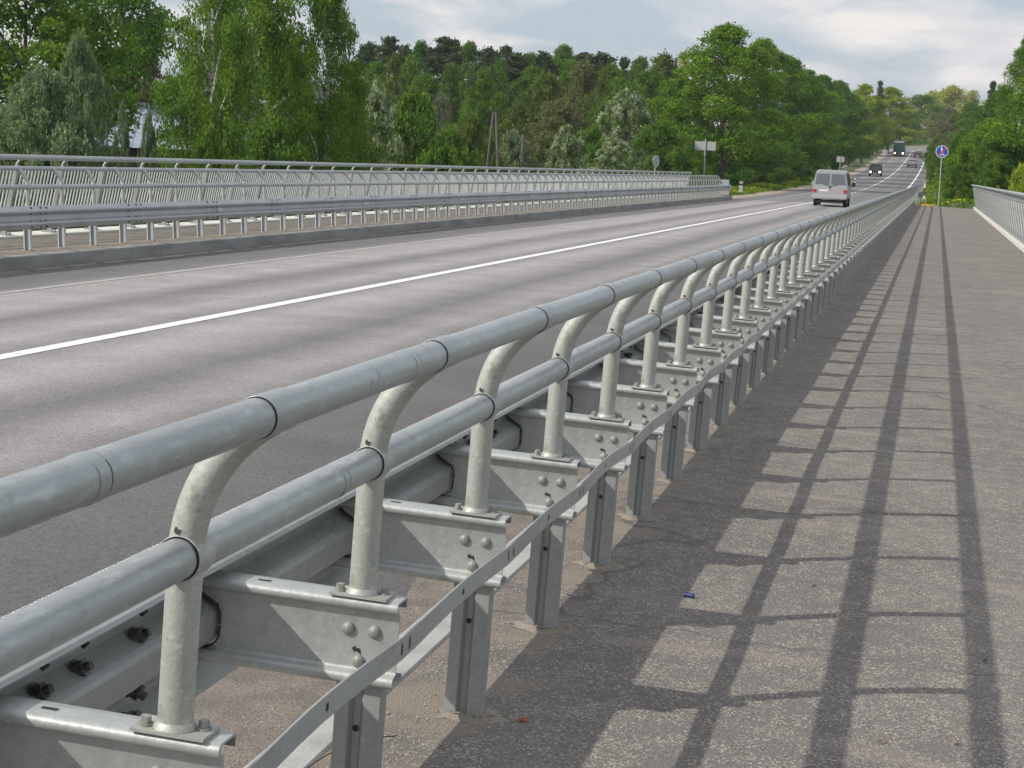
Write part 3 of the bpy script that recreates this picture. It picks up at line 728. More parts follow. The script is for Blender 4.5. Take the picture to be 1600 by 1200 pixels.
# ------------------------------------------------------------ signs and poles
def on_land(u, dist): x, y = spot(u, dist); return x, y, land(x, y)
def text_free_sign(): pass
x, y, z = on_land(1471, 106)
sg = tag(empty('road_sign', (x, y, z)), 'round blue sign with crossed-out walker and bicycle on a slim pole past the footway', 'road sign')
zt = height(1473, 237, 106) - z; hd = .32
b = MB(); b.tube([(0,.02,0),(0,.02,zt+.25)], .032, 10); b.build('pole', M['sign_back'], sg)
b = MB(); b.tube([(0,0,zt),(0,-.02,zt)], hd+.03, 32, 0, True, False); o = b.build('sign_panel', M['sign_white'], sg)
b = MB(); b.tube([(0,-.0205,zt),(0,-.024,zt)], hd, 32, 0, True, False); b.build('blue_face', M['sign_blue'], o)
b = MB(); Y = -.0275
def flat(b, pts, yy, mi=0): b.add([(px, yy, zt+pz) for px, pz in pts], [tuple(range(len(pts)))], mi)
# walker above left, bicycle below right
def circ(cx, cz, r, n=14): return [(cx+r*math.cos(2*math.pi*k/n), cz+r*math.sin(2*math.pi*k/n)) for k in range(n)]
flat(b, circ(-.03, .235, .036), Y)
flat(b, [(-.065,.19),(.01,.19),(.02,.09),(.015,.03),(-.05,.03),(-.06,.09)], Y)
flat(b, [(-.05,.03),(-.015,.03),(-.06,-.06),(-.10,-.09),(-.085,-.05)], Y); flat(b, [(-.015,.029),(.015,.029),(.045,-.05),(.06,-.07),(.02,-.055)], Y)
def ringf(b, cx, cz, r, w, n=16):
    vs = [(cx+rr*math.cos(2*math.pi*k/n), Y, zt+cz+rr*math.sin(2*math.pi*k/n)) for rr in (r, r-w) for k in range(n)]
    b.add(vs, [(k, (k+1) % n, n+(k+1) % n, n+k) for k in range(n)])
ringf(b, -.06, -.19, .06, .018); ringf(b, .11, -.19, .06, .018)
flat(b, [(-.06,-.182),(-.06,-.198),(.02,-.198),(.02,-.182)], Y); flat(b, [(-.065,-.19),(-.05,-.19),(-.01,-.10),(-.025,-.10)], Y)
flat(b, [(.012,-.19),(.028,-.19),(.08,-.11),(.064,-.11)], Y); flat(b, [(.105,-.19),(.118,-.19),(.08,-.09),(.066,-.09)], Y); flat(b, [(-.02,-.10),(-.02,-.112),(.07,-.112),(.07,-.10)], Y)
b.build('symbols', M['sign_white'], o)
b = MB(); c, w = .22, .028; b.add([(-c-w,-.031,zt-c+w),(-c+w,-.031,zt-c-w),(c+w,-.031,zt+c-w),(c-w,-.031,zt+c+w)], [(0,1,2,3)]); b.build('red_slash', M['sign_red'], o)

x, y, z = on_land(1101, 122)
sg = tag(empty('road_sign', (x, y, z)), 'blank grey back of a wide rectangular road sign, left of the far tree trunk', 'road sign')
zt = height(1101, 228, 122) - z
b = MB(); b.tube([(0,.0,0),(0,.0,zt+.42)], .045, 10); b.build('pole', M['sign_back'], sg)
b = MB(); b.box(-.72, .70, .05, .075, zt-.29, zt+.29); b.build('sign_panel', M['sign_back'], sg, bevel=.008)
b = MB(); b.box(-.68, .66, .045, .052, zt+.12, zt+.15); b.box(-.68, .66, .045, .052, zt-.15, zt-.12); b.build('brace', M['galv'], sg)
x, y, z = on_land(1024, 108)
sg = tag(empty('road_sign', (x, y, z), (0,0,1.15)), 'small round road sign seen almost edge-on behind the far railing', 'road sign')
zt = height(1023, 252, 108) - z
b = MB(); b.tube([(0,0,0),(0,0,zt+.3)], .04, 10); b.build('pole', M['sign_back'], sg)
b = MB(); b.tube([(0,-.05,zt),(0,-.075,zt)], .36, 24, 0, True, False); b.build('sign_panel', M['sign_back'], sg)
x, y, z = on_land(1313, 196)
sg = tag(empty('road_sign', (x, y, z)), 'grey square sign back on a thin post among the dark trees by the road', 'road sign')
zt = height(1313, 249, 196) - z
b = MB(); b.tube([(0,0,0),(0,0,zt+.3)], .04, 8); b.build('pole', M['sign_back'], sg)
b = MB(); b.box(-.4, .4, .04, .06, zt-.3, zt+.3); b.build('sign_panel', M['sign_back'], sg)
x, y, z = on_land(1382, 300)
sg = tag(empty('road_sign', (x, y, z)), 'small pale sign far up the road on the left verge before the bus', 'road sign')
zt = height(1381, 237, 300) - z
b = MB(); b.tube([(0,0,0),(0,0,zt+.3)], .045, 8); b.build('pole', M['sign_back'], sg)
b = MB(); b.box(-.38, .38, .04, .06, zt-.32, zt+.32); b.build('sign_panel', M['sign_back'], sg)
def marker(u, d, lab, h, w, m):
    x, y, z = on_land(u, d); b = MB()
    b.loft([[(-w,-w*.5,0),(w,-w*.5,0),(w,w*.5,0),(-w,w*.5,0)], [(-w,-w*.5,h-.05),(w,-w*.5,h-.05),(w,w*.5,h-.05),(-w,w*.5,h-.05)], [(-w,-w*.5,h-.05),(w*.9,-w*.5,h),(w*.9,w*.5,h),(-w,w*.5,h-.05)]])
    r = b.build('marker_post', m, None, (x, y, z)); tag(r, lab, 'marker post', 'roadside marker posts')
    c = MB(); c.box(-w-.004, w+.004, -w*.5-.004, w*.5+.004, h*.68, h*.82); c.build('band', M['black'], r)
marker(1160, 128, 'stubby pale concrete post in the grass right of the far barrier end', .92, .13, M['granite'])
marker(1338, 178, 'slim white marker post on the left road edge beyond the van', 1.05, .06, M['sign_white'])
# timber A-frame pole and single pole
x, y, z = on_land(770, 118)
pl = tag(empty('utility_pole', (x, y, z)), 'weathered timber A-frame pole of two leaning legs among the trees', 'pole')
zt = height(776, 175, 118) - z
for s in (-1, 1):
    b = MB(); b.tube([(s*.85,0,-.3),(s*.08,0,zt)], [.11,.075], 10); b.build('leg', M['wood'], pl)
b = MB(); b.tube([(-.6,-.15,zt*.42),(.6,-.15,zt*.42)], .06, 8); b.build('crossbar', M['wood'], pl)
x, y, z = on_land(816, 124)
pl = tag(empty('utility_pole', (x, y, z)), 'single short grey timber pole right of the A-frame pole', 'pole')
zt = height(816, 210, 124) - z
b = MB(); b.tube([(0,0,-.3),(0,0,zt)], [.15,.12], 10); b.build('shaft', M['wood'], pl)
b = MB(); b.box(-.25,.25,-.12,-.04,zt-.5,zt-.4); b.build('crossbar', M['wood'], pl)

# house with a pale metal roof behind the birches
x, y, z = on_land(232, 105)
hs = tag(empty('house', (x, y, z), (0,0,.28)), 'low brown timber house with pale blue metal roof half hidden by willow and birch', 'house')
ze = height(232, 229, 105) - z; zr_ = height(225, 158, 105) - z
b = MB(); b.box(-5.2, 5.2, .4, 8, 0, ze); b.build('wall', M['brown_wall'], hs)
b = MB(); b.add([(-5.6,-.1,ze-.1),(3.2,-.1,ze-.1),(3.2,4.2,zr_),(-5.6,4.2,zr_),(3.2,8.5,ze-.1),(-5.6,8.5,ze-.1)], [(0,1,2,3),(3,2,4,5),(0,3,5),(1,4,2)])
for k in range(18):
    xx = -5.5+k*.5; b.tube([(xx, -.1, ze-.08), (xx, 4.2, zr_+.02)], .025, 6)
rf = b.build('roof', M['roof_metal'], hs)
b = MB(); b.add([(3.21,.6,ze-.15),(8.4,.6,ze-.15),(8.4,4.2,zr_-.9),(3.21,4.2,zr_-.9),(8.4,8,ze-.15),(3.21,8,ze-.15)], [(0,1,2,3),(3,2,4,5),(0,3,5),(1,4,2)]); b.build('roof', M['roof_metal'], hs)
b = MB(); b.box(-1.5,-.9,4.5,5.1,zr_-.5,zr_+.25); b.build('chimney', M['brown_wall'], rf)
for xx in (-3.2, 0.2): 
    b = MB(); b.box(xx, xx+1.0, .36, .41, ze-1.9, ze-.6); w = b.build('window', M['white_plate'], hs)
    b = MB(); b.box(xx+.08, xx+.92, .34, .37, ze-1.82, ze-.68); b.build('pane', M['glass'], w)

# ------------------------------------------------------------ vehicles
def roadpt(o, y): return (-10.38+o+rx(y), y, rz(y) - .035 - .095*abs((o-4.95)/4.95))
def wheel(root, x, y, r, w):
    b = MB(); b.tube([(x-w/2,y,r),(x-w/2+.02,y,r),(x+w/2-.02,y,r),(x+w/2,y,r)], [r-.02,r,r,r-.02], 22)
    o = b.build('wheel', M['rubber'], root)
    s = 1 if x > 0 else -1; b = MB(); b.tube([(x+s*(w/2+.0),y,r),(x+s*(w/2+.012),y,r)], [r*.62,r*.5], 16); b.build('rim', M['rim'], o)
def ring_sec(y, hw, hb, z0, zb, zt, ht, c=.06):
    """body cross-section: sill, belt, roof with rounded shoulders, at station y"""
    return [(-hb,y,z0),(-hw,y,z0+.12),(-hw,y,zb),(-ht-.01,y,zt-c),(-ht+c*1.2,y,zt),(ht-c*1.2,y,zt),(ht+.01,y,zt-c),(hw,y,zb),(hw,y,z0+.12),(hb,y,z0)]
def vehicle(name, loc, label, cat, secs, paint, rotz, wheels, group='vehicles on the road', bevel=.03):
    root = tag(empty(name, loc, (-math.atan(13.2e-5*max(0, loc[1]-100)), 0, 0)), label, cat, group)
    root.rotation_euler = (math.atan(13.2e-5*max(0, loc[1]-100)) * (1 if rotz == 0 else -1), 0, rotz)
    b = MB(); b.loft([ring_sec(*s) for s in secs], 0); body = b.build('body', paint, root, bevel=bevel)
    for (x, y, r, w) in wheels: wheel(root, x, y, r, w)
    return root, body
def panel(root, name, pts, m, th=.008, nrm=None):
    P = [Vector(p) for p in pts]; n = (P[1]-P[0]).cross(P[2]-P[0]).normalized() if nrm is None else Vector(nrm).normalized()
    k = len(P); b = MB(); vs = [p + n*.002 for p in P] + [p + n*th for p in P]
    b.add(vs, [tuple(range(k, 2*k)), tuple(range(k-1, -1, -1))] + [(i, (i+1) % k, k+(i+1) % k, k+i) for i in range(k)])
    return b.build(name, m, root)
# --- the van: rear at local y=0, front towards +y
vx = roadpt(6.42, 87.5)
van, body = vehicle('van', vx, 'silver grey panel van with split rear doors driving away on the near lane', 'van',
    [(0.0,.87,.80,.36,1.12,1.13,.86,.0),(.0,.90,.82,.40,1.10,1.90,.76,.09),(.12,.92,.84,.40,1.10,1.94,.77,.10),(3.1,.92,.84,.40,1.10,1.94,.77,.10),(3.75,.92,.84,.40,1.12,1.62,.72,.10),(4.15,.91,.82,.40,1.06,1.16,.80,.05),(4.7,.84,.74,.30,.86,.92,.74,.05)][1:],
    M['van_paint'], 0, [(-.78,.85,.32,.2),(.78,.85,.32,.2),(-.78,3.75,.32,.2),(.78,3.75,.32,.2)], bevel=.045)
van.scale = (.93,.93,.93)
for s in (-1, 1):
    q = [(s*.045,-.0,1.16),(s*.80,-.0,1.16),(s*.735,-.0,1.72),(s*.045,-.0,1.74)]
    d = panel(van, 'rear_door', [(s*.012,-.0,.50),(s*.83,-.0,.50),(s*.85,0,1.12),(s*.75,0,1.80),(s*.012,0,1.82)], M['van_paint'], .014, (0,-1,0))
    w = panel(van, 'rear_window', [(a, -.014, c) for a, _, c in q], M['van_glass'], .006, (0,-1,0))
    panel(van, 'tail_light', [(s*.70,-.014,.74),(s*.885,-.014,.74),(s*.885,-.014,.90),(s*.70,-.014,.90)], M['red_lens'], .03, (0,-1,0))
    b = MB(); b.tube([(s*.93, 3.1, 1.15), (s*1.02, 3.12, 1.17)], .02, 6); b.box(s*1.08-.09, s*1.08+.09, 3.08, 3.18, 1.06, 1.30); b.build('mirror', M['plastic'] if s > 0 else M['van_paint'], van, bevel=.02)
    for (ya, yb) in ((.35,1.35),(1.45,2.5),(2.62,3.3)):
        panel(van, 'side_window', [(s*.912, ya, 1.17),(s*.912, yb, 1.17),(s*(.79), yb if yb < 3 else yb-.25, 1.76),(s*.79, ya, 1.76)], M['glass'], .012, (s*.97,0,.22))
panel(van, 'number_plate', [(-.56,-.014,.80),(-.10,-.014,.80),(-.10,-.014,.90),(-.56,-.014,.90)], M['white_plate'], .012, (0,-1,0))
b = MB(); b.tube([(-.0,-.016,1.04),(0,-.03,1.04)], [.075,.07], 20); b.build('badge', M['plastic'], van)
b = MB(); b.box(-.90,.90,-.09,.10,.40,.58); b.build('bumper', M['van_paint'], van, bevel=.03)
for s in (-.02, .09): 
    b = MB(); b.tube([(s,-.03,1.10),(s-.32 if s < 0 else s+.30,-.032,1.16)], .012, 5); b.build('wiper', M['plastic'], van)
b = MB(); b.box(-.70,.70,.1,4.4,.20,.30); b.build('underbody', M['plastic'], van)
# --- oncoming cars: their front faces the viewer, so they are turned round (front at local +y)
def small_car(loc, label, paint, rot, tall, lamps, front_view, cat='car'):
    h = 1.75 if tall else 1.42
    secs = [(0,.80,.72,.34,.78,.80,.74,.03),(.15,.86,.78,.28,.90,.96 if not tall else h-.12,.72 if not tall else .66,.05),(.75 if not tall else .35,.87,.80,.24,.92,1.05 if not tall else h-.02,.70 if not tall else .62,.06),
            (1.45,.88,.80,.24,.92,h,.60,.08),(2.6,.88,.80,.24,.92,h-.03,.60,.08),(3.45,.87,.80,.24,.90,.98,.72,.05),(4.15,.82,.74,.28,.74,.80,.70,.04),(4.3,.78,.70,.34,.62,.66,.62,.02)]
    r, bd = vehicle('car', loc, label, cat, secs, paint, rot, [(-.76,.8,.31,.19),(.76,.8,.31,.19),(-.76,3.45,.31,.19),(.76,3.45,.31,.19)])
    panel(r, 'windscreen', [(.60,2.74,h-.10),(-.60,2.74,h-.10),(-.72,3.38,1.0),(.72,3.38,1.0)], M['glass'], .03, (0,.8,.6))
    if not tall: panel(r, 'rear_window', [(-.56,1.34,h-.08),(.56,1.34,h-.08),(.68,.82,1.06),(-.68,.82,1.06)][::-1], M['glass'], .03, (0,-.6,.8))
    else: panel(r, 'rear_window', [(-.6,.22,h-.2),(.6,.22,h-.2),(.66,.12,1.05),(-.66,.12,1.05)][::-1], M['glass'], .06, (0,-1,.1))
    for s in (-1, 1):
        panel(r, 'side_window', [(s*.875,.9,.97),(s*.875,3.1,.97),(s*.66,2.55,h-.12),(s*.66,1.45,h-.12)], M['glass'], .02, (s,0,.4))
        panel(r, 'tail_light', [(s*.52,0,.62),(s*.78,0,.62),(s*.78,0,.76),(s*.52,0,.76)], M['red_lens'], .05, (0,-1,0))
        b = MB(); b.tube([(s*.60,4.24,.62),(s*.60,4.33,.62)], [.12,.11], 14); b.build('headlight', M[lamps] if lamps else M['sign_white'], r)
        b = MB(); b.box(s*.97-.07,s*.97+.07,2.9,3.0,.93,1.06); b.build('mirror', M['plastic'], r)
    b = MB(); b.box(-.26,.26,-.02,.01,.46,.57); b.box(-.26,.26,4.29,4.32,.40,.51); b.build('number_plate', M['white_plate'], r)
    b = MB(); b.box(-.82,.82,-.05,.05,.30,.46); b.box(-.78,.78,4.26,4.36,.26,.40); b.build('bumper', M['plastic'], r, bevel=.02)
    return r
small_car(roadpt(3.05, 256), 'dark tall car coming towards the viewer with bright headlights, just past the van', M['dark_paint'], math.pi, True, 'lamp', True)
small_car(roadpt(6.95, 325), 'silver saloon car driving away up the slope', M['silver_paint'], 0, False, None, False)
small_car(roadpt(7.0, 395), 'dark car driving away ahead of the silver one', M['black_paint'], 0, False, None, False)
# --- bus
bl = roadpt(2.9, 412)
bus, bd = vehicle('bus', bl, 'teal bus with pale roof edge and lit headlamps coming down the road', 'bus',
    [(0,1.22,1.15,.35,2.0,3.4,1.15,.1),(.2,1.25,1.18,.3,2.0,3.5,1.18,.12),(11.6,1.25,1.18,.3,2.0,3.5,1.18,.12),(11.95,1.22,1.15,.35,2.0,3.42,1.12,.12)], M['bus_paint'], math.pi,
    [(-1.05,2.6,.48,.3),(1.05,2.6,.48,.3),(-1.05,9.2,.48,.3),(1.05,9.2,.48,.3)])
panel(bus, 'windscreen', [(1.08,11.96,1.35),(-1.08,11.96,1.35),(-1.04,11.96,2.95),(1.04,11.96,2.95)][::-1], mat('teal_tinted_glass', (.02,.06,.065), .1), .02, (0,1,0))
panel(bus, 'roof_board', [(1.0,11.96,3.08),(-1.0,11.96,3.08),(-1.0,11.96,3.36),(1.0,11.96,3.36)][::-1], M['cream'], .03, (0,1,0))
for s in (-1, 1):
    b = MB(); b.tube([(s*.86,11.93,.78),(s*.86,12.03,.78)], [.17,.15], 14); b.build('headlight', M['lamp_yellow'] if s > 0 else M['lamp'], bus)
    panel(bus, 'side_window', [(s*1.26,.8,1.6),(s*1.26,11.2,1.6),(s*1.20,11.2,2.8),(s*1.20,.8,2.8)], M['glass'], .02, (s,0,.05))
b = MB(); b.box(-1.2,1.2,11.9,12.04,.34,.58); b.build('bumper', M['plastic'], bus, bevel=.03)

# ------------------------------------------------------------ trees
def leaf_mesh(name, centers, size, seed, droop=0.0, aspect=1.0):
    """centers: (n,3) numpy; each becomes one small bent leaf quad"""
    r = np.random.RandomState(seed); n = len(centers)
    a = r.normal(size=(n,3)); a /= np.linalg.norm(a, axis=1)[:,None]
    if droop: a = a*(1-droop) + np.array([0,0,-1.0])*droop; a /= np.linalg.norm(a, axis=1)[:,None]
    c = r.normal(size=(n,3)); c -= a*np.sum(a*c, axis=1)[:,None]; c /= np.linalg.norm(c, axis=1)[:,None]
    sz = size*(r.uniform(.55, 1.35, n))[:,None]
    P = np.stack([centers - a*sz*aspect*.5, centers + c*sz*.42, centers + a*sz*aspect*.5, centers - c*sz*.42], 1).reshape(-1, 3)
    me = bpy.data.meshes.new(name); me.vertices.add(4*n); me.vertices.foreach_set('co', P.ravel().astype(np.float32))
    me.loops.add(4*n); me.loops.foreach_set('vertex_index', np.arange(4*n, dtype=np.int32))
    me.polygons.add(n); me.polygons.foreach_set('loop_start', np.arange(0, 4*n, 4, dtype=np.int32)); me.polygons.foreach_set('loop_total', np.full(n, 4, dtype=np.int32))
    me.materials.append(M['blade']); me.update(calc_edges=True); return me
def crown_env(kind, h, r):
    """relative crown radius at relative height h (0 = crown bottom, 1 = top)"""
    if kind == 'round': return (math.sin(math.pi*min(1, .10+.90*h)**.80)**.6)
    if kind == 'birch': return (math.sin(math.pi*(.08+.90*h)**.72)**.8)*.95
    if kind == 'pine': return (1-h)**.6*.9 + .1 if h > .25 else .5+2*h
    if kind == 'spruce': return (1-h)*.95+.04
    if kind == 'bush': return math.sqrt(max(0, 1-(h)**2.2))
    return 1
def make_tree(kind, seed, H=15, R=5, base=.22, nblob=55, nleaf=15000, leaf=.26, blob=1.35, droop=0, aspect=1.0, flat=.75, solid=.35):
    r = np.random.RandomState(seed); blobs = []
    z0 = H*base
    for k in range(nblob):
        h = r.uniform(0, 1) ** (.9 if kind != 'spruce' else 1.2)
        env = crown_env(kind, h, r)*R
        ang = r.uniform(0, 2*math.pi); rad = env*math.sqrt(r.uniform(.12, 1))*(1+.12*math.sin(3*ang+seed)) - blob*.35
        br = blob*r.uniform(.6, 1.3)*(1-.35*h)
        blobs.append((max(0, rad)*math.cos(ang), max(0, rad)*math.sin(ang), z0 + h*(H-z0) - br*.5*(h > .8), br))
    w = np.array([b[3]**2 for b in blobs]); w /= w.sum()
    idx = r.choice(len(blobs), size=nleaf, p=w); B = np.array(blobs)[idx]
    d = r.normal(size=(nleaf,3)); d /= np.linalg.norm(d, axis=1)[:,None]; d[:,2] = np.abs(d[:,2])*np.where(r.uniform(size=nleaf) < .72, 1, -1)
    rr = (1-solid*r.uniform(size=nleaf)**1.5)*B[:,3]; 
    lump = 1 + .28*np.sin(d[:,0]*5+B[:,0])*np.sin(d[:,1]*5+B[:,1]) 
    P = B[:,:3] + d*(rr*lump)[:,None]*np.array([1,1,flat]) + r.normal(size=(nleaf,3))*leaf*.5
    if droop:   # hanging strands below the clumps
        m = r.uniform(size=nleaf) < .55; P[m,2] -= r.uniform(size=m.sum())**1.3*droop*1.0
        s = np.round(P[:, :2]/.33)*.33; P[m,:2] = P[m,:2]*.35 + s[m]*.65 + r.normal(size=(m.sum(),2))*.04
    P[:,2] = np.maximum(P[:,2], .15)
    crown = leaf_mesh('crown', P, leaf, seed, .55 if droop else 0, aspect)
    # trunk and limbs
    b = MB(); pts = []; n = 7; lean = r.uniform(-.25,.25,2)
    top = H*(.86 if kind in ('birch','spruce','pine','round') else .6)
    for k in range(n+1):
        t = k/n; pts.append((lean[0]*math.sin(t*2.5), lean[1]*math.sin(t*3), t*top - .3*(k == 0)))
    tr = H*.017 if kind != 'bush' else H*.012
    b.tube(pts, [tr*(1.25 if k == 0 else 1)*(1-.85*k/n) for k in range(n+1)], 9)
    for k in sorted(r.choice(len(blobs), size=min(24, len(blobs)), replace=False)):
        x, y, z, br = blobs[k]; zs = max(H*base*.75, z - math.hypot(x, y)*(.75 if kind != 'birch' else 1.1)); zs = min(zs, top*.95); t = zs/top
        p0 = Vector((lean[0]*math.sin(t*2.5), lean[1]*math.sin(t*3), zs)); p2 = Vector((x, y, z)); p1 = (p0+p2)/2 + Vector((0,0,.15*(p2-p0).length))
        b.tube([p0, p1, p2], [tr*.42*(1-t*.5), tr*.26, tr*.08], 6)
    o = b.build('trunk', M['bark']); tm = o.data; bpy.data.objects.remove(o)
    return crown, tm, H
KINDS = {
 'maple': [make_tree('round', s, 15, 5.4, .16, 130, 38000, .20, 1.15, flat=.62) for s in (11, 12, 13)],
 'birch': [make_tree('birch', s, 18, 4.0, .20, 130, 52000, .115, .80, droop=2.6, aspect=1.5, solid=.6) for s in (21, 22)],
 'willow': [make_tree('bush', s, 9, 4.6, .06, 150, 52000, .11, .70, aspect=1.8, flat=.95, solid=.7) for s in (31, 32)],
 'oak': [make_tree('round', s, 14, 5.2, .12, 110, 20000, .22, 1.05, flat=.8, solid=.6) for s in (41, 42, 43)],
 'pine': [make_tree('pine', s, 18, 3.0, .30, 75, 15000, .24, .80, flat=.5, solid=.5) for s in (51, 52)],
 'spruce': [make_tree('spruce', s, 18, 3.2, .08, 110, 15000, .26, .75, droop=.5, flat=.45, solid=.6) for s in (61,)],
 'bush': [make_tree('bush', s, 6, 4.0, .03, 90, 26000, .16, .78, flat=.85, solid=.5) for s in (71, 72, 73)],
 'bare': [make_tree('round', 81, 12, 4.2, .18, 90, 4500, .13, .9, solid=.9)],
}
LM = {
 'maple': leafmat('maple_leaves', (0.094,0.192,0.025), (0.196,0.307,0.033)),
 'maple_deep': leafmat('deep_green_leaves', (0.062,0.142,0.025), (0.117,0.216,0.030)),
 'lime': leafmat('young_lime_leaves', (0.196,0.283,0.036), (0.333,0.399,0.052)),
 'birch': leafmat('birch_leaves', (0.102,0.200,0.033), (0.186,0.292,0.041)),
 'willow': leafmat('silvery_willow_leaves', (.150,.215,.105), (.225,.295,.150)),
 'oak': leafmat('olive_leaves', (.105,.160,.032), (.150,.195,.045)),
 'brown': leafmat('brownish_young_leaves', (.165,.170,.075), (.150,.185,.065)),
 'pine': leafmat('dark_pine_needles', (.072,.105,.050), (.105,.140,.060)),
 'green': leafmat('mid_green_leaves', (0.083,0.174,0.031), (0.157,0.249,0.036)),
 'cherry': leafmat('flowering_cherry_leaves', (0.098,0.183,0.041), (0.196,0.266,0.072), (.50,.54,.40)),
 'bare': leafmat('grey_buds', (.19,.17,.14), (.22,.19,.16)),
 'yellow': leafmat('yellow_green_leaves', (0.324,0.348,0.071), (0.428,0.427,0.095)),
}
TNUM = {}
def tree(kind, lm, u, vt, w, dist, label, group=None, var=None, name=None, bark=None, sink=0, yv=None):
    x, y = spot(u, dist) if yv is None else yv
    z = land(x, y) - sink
    top = height(u, vt, dist); h = max(1.5, top - z)
    vs = KINDS[kind]; k = TNUM.get(kind, 0); TNUM[kind] = k+1
    crown, tm, H = vs[(var if var is not None else k) % len(vs)]
    rad = max(abs(v) for v in (CR[crown.name])) 
    s_xy = (w/FPX*dist/2) / rad; s_z = h/H
    names = {'maple':'broadleaf_tree','birch':'birch_tree','willow':'willow_shrub','oak':'broadleaf_tree','pine':'pine_tree','spruce':'spruce_tree','bush':'shrub','bare':'bare_tree'}
    root = tag(empty(name or names[kind], (x, y, z), (0, 0, (k*2.399) % 6.283)), label, {'willow':'shrub','bush':'shrub'}.get(kind, 'tree'), group)
    root.scale = (s_xy, s_xy, s_z)
    c = link('crown', crown, root); c.material_slots[0].link = 'OBJECT'; c.material_slots[0].material = LM[lm]
    t = link('trunk', tm, root)
    if bark or kind == 'birch': t.material_slots[0].link = 'OBJECT'; t.material_slots[0].material = M[bark or 'birch_bark']
    return root
CR = {}
for k_ in KINDS:
    for (cmesh, tm, H) in KINDS[k_]:
        a = np.empty(len(cmesh.vertices)*3, dtype=np.float32); cmesh.vertices.foreach_get('co', a); a = a.reshape(-1, 3)
        CR[cmesh.name] = [float(np.percentile(np.hypot(a[:,0], a[:,1]), 97))]
